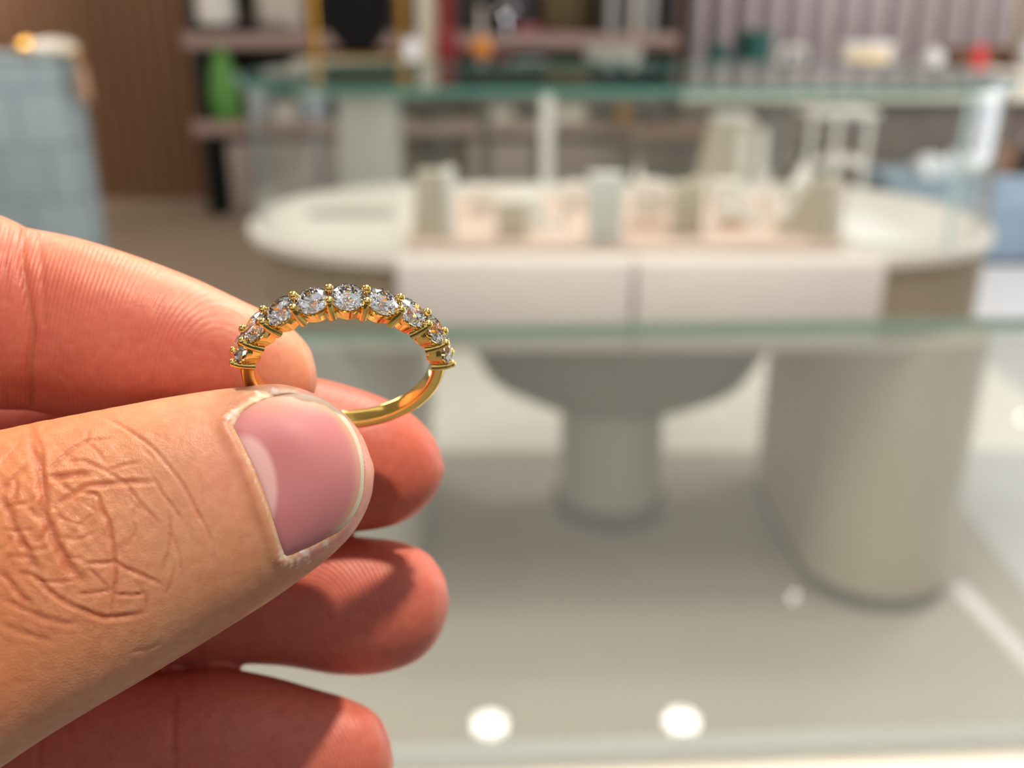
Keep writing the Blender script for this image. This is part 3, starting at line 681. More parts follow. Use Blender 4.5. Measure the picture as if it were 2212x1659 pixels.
for r in range(NR + 1):
    f = 1 - (r / NR); f = 1 - (1 - f) ** 1.0
    if f < 1e-6: pts = [cen]
    else: pts = [cen + (p - cen) * f for p in NAILS]
    rg = []
    for p in pts:
        x, y = p; s = sdist(x, y)
        dd = float((quadf(np.array([x]), np.array([y])) @ coef)[0])
        lift = 0.00012 - 0.00030 * math.exp(-(s / 7)) * (1.0 if x < 640 or y > 1150 else .25)
        P_ = atD(x, y, dd - lift); v = nb.verts.new(P_)
        v[lay] = tuple(nailcolour(x, y, s)) + (1,)
        rg.append(v)
    rings.append(rg)
for ra, rb in zip(rings, rings[1:]):
    n = len(ra)
    for i in range(n):
        if len(rb) == 1: nb.faces.new((ra[i], ra[(i + 1) % n], rb[0]))
        else: nb.faces.new((ra[i], ra[(i + 1) % n], rb[(i + 1) % n], rb[i]))
# rim and underside
under = []
for v, p in zip(rings[0], NAILS):
    q = nb.verts.new(v.co + Vector(nray(*p)).normalized() * 0.00045); q[lay] = tuple(wht) + (1,); under.append(q)
n = len(under)
for i in range(n): nb.faces.new((rings[0][(i + 1) % n], rings[0][i], under[i], under[(i + 1) % n]))
cu = nb.verts.new(sum((q.co for q in under), Vector()) / n + Vector(nray(*cen)).normalized() * -0.0005); cu[lay] = tuple(wht) + (1,)
for i in range(n): nb.faces.new((under[(i + 1) % n], under[i], cu))
nail = link('thumb_nail', nb, M['nail'], hand); tag(nail, 'pink short thumb nail with pale crescent and white free edge')
# little finger nail, seen edge-on past the tip
pn = bmesh.new(); lay2 = pn.verts.layers.float_color.new('nailcol'); rows = []
sec = SECT['pinky']
for j in range(len(sec) - 14, len(sec) - 1):
    c, a_, b_ = sec[j]; row = []
    for q in range(13):
        th = math.radians(-64 + (q - 6) * 9.5); s_ = 1.04
        P_ = c + (a_ * math.cos(th) + b_ * math.sin(th)) * s_
        v = pn.verts.new(P_); v[lay2] = tuple(wht) + (1,); row.append(v)
    rows.append(row)
fs = []
for ra, rb in zip(rows, rows[1:]):
    for q in range(12): fs.append(pn.faces.new((ra[q], ra[q + 1], rb[q + 1], rb[q])))
bmesh.ops.recalc_face_normals(pn, faces=fs)
bmesh.ops.solidify(pn, geom=fs, thickness=0.0004)
link('little_finger_nail', pn, M['nail'], hand)

# ================================================================== THE RING
def Rm(a, b, c):
    return Matrix.Rotation(b, 3, 'Y') @ Matrix.Rotation(a, 3, 'X') @ Matrix.Rotation(c, 3, 'Z')
camM = Matrix((RT, UP, -FW)).transposed()          # camera axes -> world
ring = thing('ring', 'yellow gold half eternity ring with nine round diamonds held in the fingertips', 'ring')
Rr = camM @ Rm(math.radians(52.72), math.radians(11.94), 0)
cpos = EYE + camM @ Vector((-16.956, 1.777, -99.94)) / 1000
ring.matrix_world = Matrix.Translation(cpos) @ Rr.to_4x4()
def goldmat():
    m, nt, b = newmat('polished yellow gold'); N = nt.nodes.new; L = nt.links.new
    b.inputs['Base Color'].default_value = rgb(252, 214, 124); b.inputs['Metallic'].default_value = 1; b.inputs['Roughness'].default_value = 0.10
    tc = N('ShaderNodeTexCoord'); n = N('ShaderNodeTexNoise'); n.inputs['Scale'].default_value = 900; n.inputs['Detail'].default_value = 3; L(tc.outputs['Object'], n.inputs[0])
    rp = N('ShaderNodeMapRange'); rp.inputs[3].default_value = .06; rp.inputs[4].default_value = .2; L(n.outputs[0], rp.inputs[0]); L(rp.outputs[0], b.inputs['Roughness'])
    bp = N('ShaderNodeBump'); bp.inputs['Strength'].default_value = 0.06; bp.inputs['Distance'].default_value = 0.0001; L(n.outputs[0], bp.inputs['Height']); L(bp.outputs[0], b.inputs['Normal'])
    return m
M['ygold'] = goldmat()
dm, nt, b = newmat('diamond'); nt.nodes.remove(b)
g1 = nt.nodes.new('ShaderNodeBsdfGlass'); g1.inputs['IOR'].default_value = 2.35; g1.inputs['Roughness'].default_value = 0.0; g1.inputs['Color'].default_value = (1, 1, 1, 1)
nt.links.new(g1.outputs[0], nt.nodes['Material Output'].inputs['Surface']); M['diamond'] = dm
mm = 0.001; PT = math.radians(18.23); RS = 10.5
TH = [PI / 2 - (i - 4) * PT for i in range(9)]
# shank: D-shaped band through the lower arc, wider under the head
t0 = TH[8] - PT * .55; t1 = TH[0] + PT * .55 - 2 * PI
sb = bmesh.new(); n = 140; rows = []
for i in range(n + 1):
    th = t0 + (t1 - t0) * i / n; u = abs(i / n - .5) * 2
    hw = (0.95 + .15 * u) ; ro = 10.05 + .12 * u; ri = 8.75
    prof = []
    for k in range(24):
        a = 2 * PI * k / 24; ca, sa = math.cos(a), math.sin(a)
        pw = .45
        rr = (ro + ri) / 2 + (ro - ri) / 2 * math.copysign(abs(ca) ** (.8 if ca > 0 else .3), ca); zz = hw * math.copysign(abs(sa) ** .55, sa)
        prof.append((rr, zz))
    rows.append([sb.verts.new((r * math.cos(th) * mm, r * math.sin(th) * mm, z * mm)) for r, z in prof])
for ra, rb in zip(rows, rows[1:]):
    for k in range(24): sb.faces.new((ra[k], ra[(k + 1) % 24], rb[(k + 1) % 24], rb[k]))
sb.faces.new(rows[0]); sb.faces.new(rows[-1][::-1])
link('band', sb, M['ygold'], ring)
# gallery: scalloped rails front and back with bridges
gb = bmesh.new()
for side in (-1, 1):
    n = 260; rows = []
    ta, tb = TH[0] + PT * .55, TH[8] - PT * .55
    for i in range(n + 1):
        th = ta + (tb - ta) * i / n; ph = (th - TH[4]) / PT
        sc = abs(math.cos(PI * ph))                         # 1 in the middle of a stone
        ri = 8.98 - .55 * sc ** .8; ro = 9.55 + .10 * (1 - sc)
        zin = 0.62 * 1; zo = 1.05 + .30 * sc ** .7
        pr = [(ri, zin - .25), (ri + .02, zo - .35), (ri + .22, zo - .12), (ro - .1, zo), (ro, zo - .1), (ro, zin)]
        rows.append([gb.verts.new((r * math.cos(th) * mm, r * math.sin(th) * mm, side * z * mm)) for r, z in pr])
    for ra, rb in zip(rows, rows[1:]):
        for k in range(6): gb.faces.new((ra[k], ra[(k + 1) % 6], rb[(k + 1) % 6], rb[k]))
    gb.faces.new(rows[0]); gb.faces.new(rows[-1][::-1])
for i in range(10):
    th = TH[0] + PT / 2 - i * PT
    M4 = Matrix.Rotation(th, 4, 'Z')
    r = bmesh.ops.create_cube(gb, size=1)['verts']
    bmesh.ops.scale(gb, vec=(1.2 * mm, .55 * mm, 2.0 * mm), verts=r)
    bmesh.ops.bevel(gb, geom=list({e for v in r for e in v.link_edges}), offset=.12 * mm, segments=2, affect='EDGES')
    for v in [v for v in gb.verts if not v.tag]:
        pass
    vs = [v for v in gb.verts if v.is_valid and v.co.length < 1.6 * mm]
    bmesh.ops.transform(gb, matrix=M4 @ Matrix.Translation((9.3 * mm, 0, 0)), verts=vs)
link('gallery', gb, M['ygold'], ring)
# cups under each stone
for i, th in enumerate(TH):
    cb = bmesh.new()
    lathe(cb, [(1.28, -1.75), (1.38, -1.2), (1.52, -.75), (1.56, -.55), (1.44, -.5), (1.2, -1.1), (1.05, -1.7)], seg=32, cap=False)
    vs = cb.verts[:]
    bot = [cb.faces.new((cb.verts[k], cb.verts[(k + 1) % 32], cb.verts[6 * 32 + (k + 1) % 32], cb.verts[6 * 32 + k])) for k in (cb.verts.ensure_lookup_table() or range(32))]
    bmesh.ops.scale(cb, vec=(mm, mm, mm), verts=vs)
    o = link('setting_cup', cb, M['ygold'], ring)
    o.matrix_local = Matrix.Rotation(th, 4, 'Z') @ Matrix.Translation((RS * mm, 0, 0)) @ Matrix.Rotation(PI / 2, 4, 'Y')
# diamonds: round brilliants
def brilliant(D):
    bm = bmesh.new(); R = D / 2; T = R * .56; ch = D * .15; pd = D * .43; gt = D * .02
    def rg(r, z, n, off): return [bm.verts.new((r * math.cos(2 * PI * (k + off) / n), r * math.sin(2 * PI * (k + off) / n), z)) for k in range(n)]
    tb = rg(T, gt / 2 + ch, 8, 0.5); st = rg(R * .79, gt / 2 + ch * .52, 8, 0); gu = rg(R, gt / 2, 16, 0); gl = rg(R, -gt / 2, 16, 0)
    lo = rg(R * .28, -gt / 2 - pd * .76, 8, 0.5); cu = bm.verts.new((0, 0, -gt / 2 - pd))
    bm.faces.new(tb)
    for k in range(8):
        # table verts at k+.5 ; star verts at k ; girdle at 2k / 2k+1
        bm.faces.new((tb[k - 1], st[k], tb[k]))                                   # star facet
        bm.faces.new((tb[k], st[k], gu[(2 * k + 1) % 16], st[(k + 1) % 8]))        # bezel kite
        bm.faces.new((st[k], gu[2 * k], gu[(2 * k + 1) % 16])); bm.faces.new((st[k], gu[(2 * k - 1) % 16], gu[2 * k]))
        bm.faces.new((gl[(2 * k + 1) % 16], gl[2 * k], lo[k])); bm.faces.new((gl[(2 * k + 2) % 16], gl[(2 * k + 1) % 16], lo[k]))
        bm.faces.new((lo[k - 1], lo[k], gl[2 * k])); bm.faces.new((lo[k - 1], cu, lo[k]))
    for k in range(16): bm.faces.new((gu[k], gl[k], gl[(k + 1) % 16], gu[(k + 1) % 16]))
    return bm
for i, th in enumerate(TH):
    o = link('diamond', brilliant(3.30 * mm), M['diamond'], ring, smooth=False)
    o.matrix_local = Matrix.Rotation(th, 4, 'Z') @ Matrix.Translation(((RS - .08) * mm, 0, 0)) @ Matrix.Rotation(PI / 2, 4, 'Y') @ Matrix.Rotation(math.radians(random.uniform(-20, 20)), 4, 'Z')
# prongs: a pair between every two stones, beads at their tips
for i in range(10):
    th = TH[0] + PT / 2 - i * PT
    for s in (-1, 1):
        pb = bmesh.new()
        pts = [(8.75, s * .95), (9.5, s * 1.0), (10.2, s * .98), (10.7, s * .88), (10.92, s * .80)]
        tube(pb, [(r * mm, 0, z * mm) for r, z in pts], [.46 * mm, .44 * mm, .40 * mm, .36 * mm, .30 * mm], 12)
        bmesh.ops.create_icosphere(pb, subdivisions=3, radius=.41 * mm, matrix=Matrix.Translation((10.9 * mm, 0, s * .78 * mm)) @ Matrix.Scale(.85, 4, (1, 0, 0)))
        o = link('prong', pb, M['ygold'], ring); o.rotation_euler = (0, 0, th)

# ================================================================== NEAR GLASS CASE
fl_ = atZ(560, 700, ZT); fr_ = atZ(2400, 672, ZT); nl_ = atZ(760, 1580, ZT); nr_ = atZ(2400, 1526, ZT)
ang = math.atan2(fr_.y - fl_.y, fr_.x - fl_.x)
near = thing('display_case', 'clear glass display counter nearest the camera with pale front ledge', 'display case', (0.1, fl_.y, 0), ang)
wy = (fl_ - nl_).y + 0.0
x0n, x1n = -0.62, 1.25
bm = bmesh.new()
prism(bm, rrect(x0n, x1n, -wy, 0, 0.02, 6), ZT - .012, ZT, matside=1)
bm.faces.ensure_lookup_table(); bm.normal_update()
for f in bm.faces:
    if f.material_index == 1 and f.calc_center_median().y < -wy * .9: f.material_index = 2
link('glass_top', bm, parent=near, mats=[M['glasshaze'], M['glassedge2'], M['glasspolish']])
bm = bmesh.new(); box(bm, ((x0n + x1n) / 2, -.012, (ZT - .012 + .5) / 2), (x1n - x0n - .05, .008, ZT - .012 - .5)); link('glass_pane', bm, M['glass'], near)
for xx in (x0n + .02, x1n - .02):
    bm = bmesh.new(); box(bm, (xx, -wy / 2 - .01, (ZT - .012 + .5) / 2), (.008, wy - .05, ZT - .012 - .5)); link('glass_pane', bm, M['glass'], near)
link('ledge', B(((x0n + x1n) / 2, -wy - .045, ZT - .055), (x1n - x0n, .09, .085), .006), M['cream'], near)
link('front_panel', B(((x0n + x1n) / 2, -wy - .04, (ZT - .1) / 2 + .01), (x1n - x0n - .02, .03, ZT - .12), .003), M['cream'], near)
link('base_cabinet', B(((x0n + x1n) / 2, -wy / 2 - .01, .25), (x1n - x0n - .02, wy - .03, .50), .004), M['white'], near)

# ================================================================== MIDDLE OVAL DISPLAY CASE
CX0, CX1, CY0, CY1 = -0.685, 1.235, 2.16, 3.13
HD, HG, HB = .965, 1.315, .76
cxm = (CX0 + CX1) / 2; mid = thing('display_case', 'oval white and oak glass display case on pedestals in the middle of shop', 'display case', (cxm, 2.645, 0))
def Lp(pts): return [(x - cxm, y - 2.645) for x, y in pts]
R_ = .44
link('body', prism(bmesh.new(), Lp(rrect(CX0 + .02, CX1 - .02, CY0 + .02, CY1 - .02, R_ - .02, 20, rib=.007, per=.032)), HB, HD - .02), M['ribwood'], mid)
link('deck', prism(bmesh.new(), Lp(rrect(CX0, CX1, CY0, CY1, R_, 24)), HD - .024, HD, bev=.005), M['deck'], mid)
link('bottom_rim', prism(bmesh.new(), Lp(rrect(CX0 + .01, CX1 - .01, CY0 + .01, CY1 - .01, R_, 24)), HB - .02, HB, bev=.004), M['cream'], mid)
for (xa, xb) in ((xat(860, 2.14, .87), xat(1364, 2.14, .87)), (xat(1372, 2.14, .87), xat(1902, 2.14, .87))):
    d = link('drawer', B(((xa + xb) / 2 - cxm, 2.165 - 2.645, (HB + HD) / 2 - .002), (xb - xa, .07, HD - HB - .002), .003), M['drawer'], mid)
# glass enclosure
gx0, gx1, gy0, gy1 = CX0 + .02, CX1 - .02, CY0 + .015, CY1 - .02; r_ = .42
def arcp(cx, cy, r, a0, a1, n=24): return [(cx + r * math.cos(math.radians(a0 + (a1 - a0) * k / n)), cy + r * math.sin(math.radians(a0 + (a1 - a0) * k / n))) for k in range(n + 1)]
left = arcp(gx0 + r_, gy1 - r_, r_, 92, 180) + arcp(gx0 + r_, gy0 + r_, r_, 181, 268)
right = arcp(gx1 - r_, gy0 + r_, r_, 300, 360) + arcp(gx1 - r_, gy1 - r_, r_, 1, 88)
front = [(gx0 + r_ - .01 + (gx1 - gx0 - 2 * r_) * k / 8, gy0) for k in range(9)] + arcp(gx1 - r_, gy0 + r_, r_, 272, 298.6, 8)
back = [(gx1 - r_, gy1), (gx0 + r_, gy1)]
for pts in (left, right, front, back):
    link('glass_pane', strip(bmesh.new(), Lp(pts), HD - .002, HG, .008), parent=mid, mats=[M['glass'], M['glassseam']])
bm = bmesh.new(); prism(bm, Lp(rrect(CX0, CX1, CY0, CY1, R_, 28)), HG, HG + .014, matside=1); link('glass_top', bm, parent=mid, mats=[M['glasstop'], M['glassedge']])
# bowl, column and foot ring under the drawers
cc = (xat(1320, 2.79, 0.2) - cxm, 2.80 - 2.645, 0)
link('bowl', lathe(bmesh.new(), [(.16, .405), (.30, .425), (.39, .48), (.44, .57), (.46, .66), (.465, HB - .02)], cc, 64), M['greydark'], mid)
link('column', lathe(bmesh.new(), [(.157, .03), (.157, .41), (.165, .42)], cc, 64), M['greypl'], mid)
link('foot_ring', lathe(bmesh.new(), [(.172, .0), (.172, .05), (.155, .052)], cc, 64), M['black'], mid)
for (xa, xb) in ((.80, 1.20), (-.65, -.255)):
    link('pedestal', prism(bmesh.new(), Lp(rrect(xa, xb, 2.20, 3.08, min(.24, (xb - xa) / 2 - .002), 20)), .045, HB - .02, bev=.004), M['beige'] if xa > 0 else M['greypl'], mid)
    link('plinth', prism(bmesh.new(), Lp(rrect(xa + .004, xb - .004, 2.204, 3.076, min(.23, (xb - xa) / 2 - .008), 20)), 0, .046), M['soot'], mid)  # dark band stands in for the shadow gap at the floor

# ---- what lies in the middle case
def on(px, Y, z): return xat(px, Y, z)
tray = link('display_tray', prism(bmesh.new(), rrect(on(872, 2.22, HD), on(1822, 2.22, HD), 2.215, 2.86, .012, 4), HD, HD + .014, bev=.003), M['pink']); tag(tray, 'flat blush pink display tray lying on the white deck of oval case', 'tray')
TZ = HD + .014
def rig(name, label, cat, px, Y, z): return thing(name, label, cat, (on(px, Y, z), Y, z))
def wedge(w, d, h, top, bm=None):
    """sloping block: tall at the back, low in front"""
    bm = bm or bmesh.new(); pr = [(-d / 2, 0), (d / 2, 0), (d / 2, h), (d / 2 - top, h), (-d / 2, h * .12)]
    a = [bm.verts.new((-w / 2, y, z)) for y, z in pr]; b = [bm.verts.new((w / 2, y, z)) for y, z in pr]
    bm.faces.new(a); bm.faces.new(b[::-1])
    for i in range(5): bm.faces.new((a[i], b[i], b[(i + 1) % 5], a[(i + 1) % 5]))
    bmesh.ops.bevel(bm, geom=bm.edges[:], offset=.003, segments=2, affect='EDGES'); return bm
def side_wedge(w, d, h, dirn=1):
    """ramp falling to one side"""
    bm = bmesh.new(); pr = [(-w / 2 * dirn, 0), (w / 2 * dirn, 0), (w * .42 * dirn, h * .1), (w * .1 * dirn, h * .55), (-w * .1 * dirn, h * .95), (-w / 2 * dirn, h)]
    a = [bm.verts.new((x, -d / 2, z)) for x, z in pr]; b = [bm.verts.new((x, d / 2, z)) for x, z in pr]
    bm.faces.new(a); bm.faces.new(b[::-1])
    for i in range(6): bm.faces.new((a[i], b[i], b[(i + 1) % 6], a[(i + 1) % 6]))
    bmesh.ops.bevel(bm, geom=bm.edges[:], offset=.002, segments=2, affect='EDGES'); return bm
def curvedstand(w, d, h, lean):
    """standing panel with concave face and small lip"""
    bm = bmesh.new(); n = 10; pr = []
    for k in range(n + 1): t = k / n; pr.append((-w / 2 - lean * (1 - t) ** 2, h * t))
    pr += [(w / 2, h), (w / 2, 0)]
    a = [bm.verts.new((x, -d / 2, z)) for x, z in pr]; b = [bm.verts.new((x, d / 2, z)) for x, z in pr]
    bm.faces.new(a); bm.faces.new(b[::-1]); m = len(pr)
    for i in range(m): bm.faces.new((a[i], b[i], b[(i + 1) % m], a[(i + 1) % m]))
    return bm
def ringstack(t, z, r, y=0, x=0):
    bm = bmesh.new(); tube(bm, [(x + r * math.cos(2 * PI * k / 20), y, z + r * math.sin(2 * PI * k / 20)) for k in range(20)], .0016, 8, closed=True); link('gold_band', bm, M['gold'], t)
s = mpp(2.3, 1.0)
t = rig('jewellery_stand', 'tall taupe jewellery stand with white side panel at left of pink tray', 'jewellery stand', 932, 2.30, TZ)
link('taupe_block', curvedstand(.062, .05, .155, .012), M['taupe'], t); link('side_panel', B((.045, 0, .082), (.024, .052, .160), .002), M['white'], t); link('notch_band', B((-.008, -.0265, .10), (.012, .003, .09), .001), M['pinkpale'], t)
t = rig('jewellery_block', 'low beige block with pale cap right of the tall taupe stand', 'jewellery stand', 1107, 2.30, TZ)
link('block', B((0, 0, .042), (.070, .05, .084), .003), M['taupe'], t); link('cap', B((0, 0, .088), (.073, .053, .006), .002), M['cream'], t)
t = rig('jewellery_ramp', 'white curved ramp sliding right beside the low beige block', 'jewellery stand', 1168, 2.38, TZ)
link('ramp', side_wedge(.095, .045, .088), M['white'], t); ringstack(t, .0, .0) if False else link('ramp_lip', B((.03, 0, .0035), (.035, .05, .006), .001), M['white'], t)
t = rig('earring_stand', 'slim blush earring stand between white ramp and pale grey post', 'jewellery stand', 1218, 2.42, TZ)
link('post', B((0, 0, .04), (.016, .016, .08), .002), M['pinkpale'], t); link('crossbar', B((0, 0, .084), (.034, .014, .010), .002), M['pinkpale'], t); link('foot', B((0, 0, .003), (.04, .04, .006), .002), M['pink'], t)
t = rig('jewellery_column', 'tall pale grey square column at centre front of pink tray', 'jewellery stand', 1305, 2.26, TZ)
link('column', B((0, 0, .078), (.078, .05, .156), .003), M['pale'], t); link('ring_bar', tube(bmesh.new(), [(-.012, -.026, .008), (0, -.034, .012), (.012, -.026, .008)], .003, 8), M['silver'], t)
t = rig('jewellery_stand', 'blush arched jewellery stand with pointed tip behind pale grey column', 'jewellery stand', 1392, 2.40, TZ)
link('arch_block', B((.004, 0, .06), (.068, .04, .12), .012), M['pinkpale'], t); link('pointed_tip', lathe(bmesh.new(), [(.012, .118), (.005, .145), (0, .165)], (-.022, 0, 0), 16), M['pinkpale'], t); link('lower_step', B((.0, -.03, .015), (.09, .03, .03), .003), M['pink'], t)
t = rig('jewellery_stand', 'taupe slotted jewellery stand in two blocks right of tray centre', 'jewellery stand', 1480, 2.32, TZ)
link('left_block', B((-.02, 0, .062), (.034, .045, .124), .003), M['taupe'], t); link('right_block', B((.02, 0, .066), (.036, .045, .132), .003), M['taupe'], t); link('slot_ring', tube(bmesh.new(), [(-.004, -.024, .02), (0, -.03, .026), (.004, -.024, .02)], .003, 8), M['silver'], t)
t = rig('jewellery_ramp', 'large white curved ramp with gold rings right of slotted stand', 'jewellery stand', 1600, 2.42, TZ)
link('ramp', side_wedge(.125, .05, .105), M['white'], t); link('top_shelf', B((-.045, 0, .108), (.06, .055, .006), .002), M['cream'], t)
for k in range(5): ringstack(t, .014, .010, -.032 - .002 * k, -.05 + .011 * k)
t = rig('ring_cone', 'small blush ring cone between the large white ramp and leaning stand', 'jewellery stand', 1650, 2.50, TZ)
link('cone', lathe(bmesh.new(), [(.014, .004), (.011, .06), (.004, .125), (0, .132)], seg=20), M['pinkpale'], t); link('foot', lathe(bmesh.new(), [(.022, 0), (.022, .005), (.0, .005)], seg=24), M['pink'], t)
t = rig('jewellery_stand', 'white leaning jewellery stand with taupe block near right end of tray', 'jewellery stand', 1712, 2.34, TZ)
link('taupe_block', curvedstand(.05, .05, .112, .014), M['taupe'], t)
b_ = B((0, 0, 0), (.022, .052, .13), .003); bmesh.ops.rotate(b_, cent=(0, 0, 0), matrix=Matrix.Rotation(math.radians(24), 3, 'Y'), verts=b_.verts); bmesh.ops.translate(b_, vec=(-.005, .0, .098), verts=b_.verts); link('leaning_panel', b_, M['white'], t)
t = rig('jewellery_stand', 'pale taupe standing jewellery block closest to right tray edge', 'jewellery stand', 1775, 2.29, TZ)
link('block', curvedstand(.062, .045, .138, .006), M['taupe'], t); link('pale_face', B((.022, -.0245, .068), (.026, .005, .13), .001), M['pinkpale'], t); link('ring_hook', tube(bmesh.new(), [(0, -.024, .05), (0, -.03, .054), (0, -.024, .058)], .002, 8), M['silver'], t)
for (px_, Y_, lb) in ((1045, 2.55, 'small blush block far back behind the low beige block'), (1240, 2.62, 'small blush block far back behind the slim earring stand'), (1420, 2.62, 'small blush block far back behind the arched stand'), (1560, 2.66, 'small blush block far back behind the large white ramp')):
    t = rig('jewellery_block', lb, 'jewellery stand', px_, Y_, TZ)
    link('block', B((0, 0, .035), (.06, .05, .07), .004), M['pinkpale'], t); link('cap', B((0, 0, .072), (.052, .042, .004), .001), M['cream'], t)
t = thing('ring_tray', 'grey oval ring tray sunk on left half of white deck', 'tray', (on(760, 2.62, HD), 2.62, HD))
link('tray_body', prism(bmesh.new(), rrect(-.12, .12, -.035, .035, .034, 10), 0, .008, bev=.002), M['greypl'], t); link('velvet_inlay', prism(bmesh.new(), rrect(-.11, .11, -.027, .027, .026, 10), .0079, .011), M['mauvebox'], t)
ar = link('display_board', B((on(1868, 2.42, HD), 2.44, HD + .004), (.14, .34, .008), .002, rz=math.radians(0)), M['white']); tag(ar, 'blank white board lying on deck right of pink tray', 'board')

# ================================================================== BACKGROUND
# left tiled counter
t = thing('tiled_counter', 'tall blue grey tiled counter at the left picture edge', 'counter', (0, 0, 0))
TY = 3.7; th_ = atY(160, 118, TY).z; xr = xat(106, TY, th_)
link('tiled_body', B((xr - .8, TY + .13, th_ / 2 - .01), (1.6, .26, th_ - .02), .01), M['bluetile'], t)
link('counter_top', B((xr - .8, TY + .13, th_ - .008), (1.61, .27, .02), .006), M['bluetile'], t)
for (a, b_, w_, h_, lb) in ((70, 0.10, .055, .05, 'gold domed trinket on blue tiled counter, leftmost of three'), (115, 0.12, .09, .05, 'gold domed trinket on blue tiled counter, middle of three'), (150, 0.16, .05, .035, 'gold domed trinket on blue tiled counter, rightmost of three')):
    x = xat(a, TY + b_, th_); q = thing('trinket', lb, 'trinket', (x, TY + b_, th_ + .002))
    link('dome', lathe(bmesh.new(), [(w_, .006), (w_ * .96, h_ * .5), (w_ * .6, h_ * .85), (0, h_)], seg=32), M['gold'] if a != 115 else M['cream'], q); link('base', lathe(bmesh.new(), [(w_ * 1.05, 0), (w_ * 1.05, .007)], seg=32), M['gold'], q)
# chain hanging over the counter's side, copper coloured
q = thing('hanging_tassel', 'copper tassel hanging over right side of blue tiled counter', 'tassel', (xr + .03, TY + .12, th_))
link('cord', tube(bmesh.new(), [(-.06, 0, .012), (-.01, 0, .014), (.012, 0, .0), (.022, 0, -.05)], .006, 8), M['gold'], q)
link('tuft', lathe(bmesh.new(), [(.006, -.04), (.02, -.06), (.026, -.16), (.02, -.17)], (.024, 0, 0), 16), mat('copper thread', rgb(176, 132, 104), .6, var=.2), q)

# long shelf unit on the back wall
SY = 7.3; SD = .38
z1 = atY(800, 72, SY).z; z2 = atY(800, 262, SY).z
xa, xb = xat(392, SY, z1), xat(1468, SY, z1)
t = thing('shelf_unit', 'long dark framed shelf unit with dusty pink shelves on back wall', 'shelf unit', ((xa + xb) / 2, SY + SD / 2, 0))
cx_ = (xa + xb) / 2; W_ = xb - xa
for z in (z1, z2, 1.95): link('shelf', B((0, 0, z - .05), (W_, SD, .10), .006), M['shelf'], t)
link('back_panel', B((0, SD / 2 - .01, 1.12), (W_ - .02, .02, 2.2), .002), M['charcoal'], t)
for fx in (xa + .09, xat(1452, SY, z1 - .1) - .01): link('post', B((fx - cx_, -.02, 1.12), (.09, SD - .06, 2.24), .004), M['black'], t)
link('post', B((xat(700, SY, z1) - cx_, .05, 1.12), (.05, .22, 2.24), .004), M['black'], t)
for (pa, pb, lbn) in ((495, 690, 'cabinet_box'), (700, 868, 'cabinet_box'), (1014, 1150, 'cabinet_box'), (1195, 1366, 'cabinet_box')):
    x0_, x1_ = xat(pa, SY, .3), xat(pb, SY, .3)
    link(lbn, B(((x0_ + x1_) / 2 - cx_, -.02, .28), (x1_ - x0_, SD - .05, .52), .006), M['mauvebox'], t)
# things on the upper shelf (surface z1) and the lower one (z2)
def shelfthing(name, lb, cat, px, z, dy=.08): return thing(name, lb, cat, (xat(px, SY + dy, z), SY + dy, z))
u = mpp(SY, 1.2)
q = shelfthing('vase', 'white cylinder vase on dark foot at left end of upper shelf', 'vase', 472, z1)
link('foot', lathe(bmesh.new(), [(.09, 0), (.09, .055), (.08, .06)], seg=32), M['soot'], q); link('vessel', lathe(bmesh.new(), [(.12, .058), (.135, .08), (.135, .42), (.125, .42), (.12, .09), (0, .085)], seg=40), M['white'], q)
q = shelfthing('bauble', 'small black round bauble beside the white cylinder vase', 'ornament', 536, z1)
link('ball', lathe(bmesh.new(), [(.02, 0)] + [(.062 * math.sin(math.radians(a)), .064 - .062 * math.cos(math.radians(a))) for a in range(20, 180, 10)] + [(0, .126)], seg=32), M['black'], q); link('cap', lathe(bmesh.new(), [(.01, .122), (.01, .14), (0, .14)], seg=12), M['gold'], q)
q = shelfthing('picture_frame', 'pale picture frame leaning on upper shelf left of gold mirror', 'picture frame', 610, z1, .2)
link('frame', B((0, 0, .20), (.36, .02, .40), .003), M['mauvebox'], q); link('mount', B((0, -.012, .20), (.28, .006, .32), .001), M['pinkpale'], q)
q = shelfthing('glass_bowl', 'small clear bowl in front of the pale picture frame', 'bowl', 590, z1, .06)
link('bowl', lathe(bmesh.new(), [(.03, 0), (.07, .03), (.085, .075), (.08, .075), (.065, .034), (0, .008)], seg=28), mat('frosted smoke glass', rgb(150, 144, 142), .2), q)
def book(px, z, w_, h_, m, lb, grp, lean=0, dy=.12):
    x = xat(px, SY + dy, z); q = thing('book', lb, 'book', (x, SY + dy, z + (.5 * w_ * math.sin(abs(lean)) if lean else 0)), 0, grp); q.rotation_euler = (0, lean, 0)
    link('cover', B((0, 0, h_ / 2), (w_, .16, h_), .002), m, q); link('pages', B((0, .004, h_ / 2 + .001), (w_ * .75, .156, h_ + .0005), .0005), M['cream'], q)
bk = [M['charcoal'], M['walnut'], M['greypl'], M['mauvebox'], M['soot'], M['cream'], mat('slate blue cloth', rgb(84, 92, 108), .7, var=.1)]
cols = ['dark grey', 'brown', 'pale grey', 'mauve', 'black', 'cream', 'slate blue']
order = [4, 2, 6, 0, 5, 6, 2, 0]
ordw = ['first', 'second', 'third', 'fourth', 'fifth', 'sixth', 'seventh', 'eighth']
for k, c_ in enumerate(order):
    book(1300 + k * 17, z1, .05, .30 + .03 * (k % 3), bk[c_], f'{cols[c_]} book standing on upper shelf right end, {ordw[k]} from left', 'books at the right end of upper shelf')
q = shelfthing('framed_picture', 'dark brown framed picture leaning on upper shelf right of centre', 'picture frame', 1225, z1, .2)
link('frame', B((0, 0, .22), (.34, .03, .44), .004), M['walnut'], q); link('picture', B((0, -.017, .22), (.26, .006, .36), .001), mat('bronze print', rgb(96, 84, 54), .6, var=.5, scale=14), q)
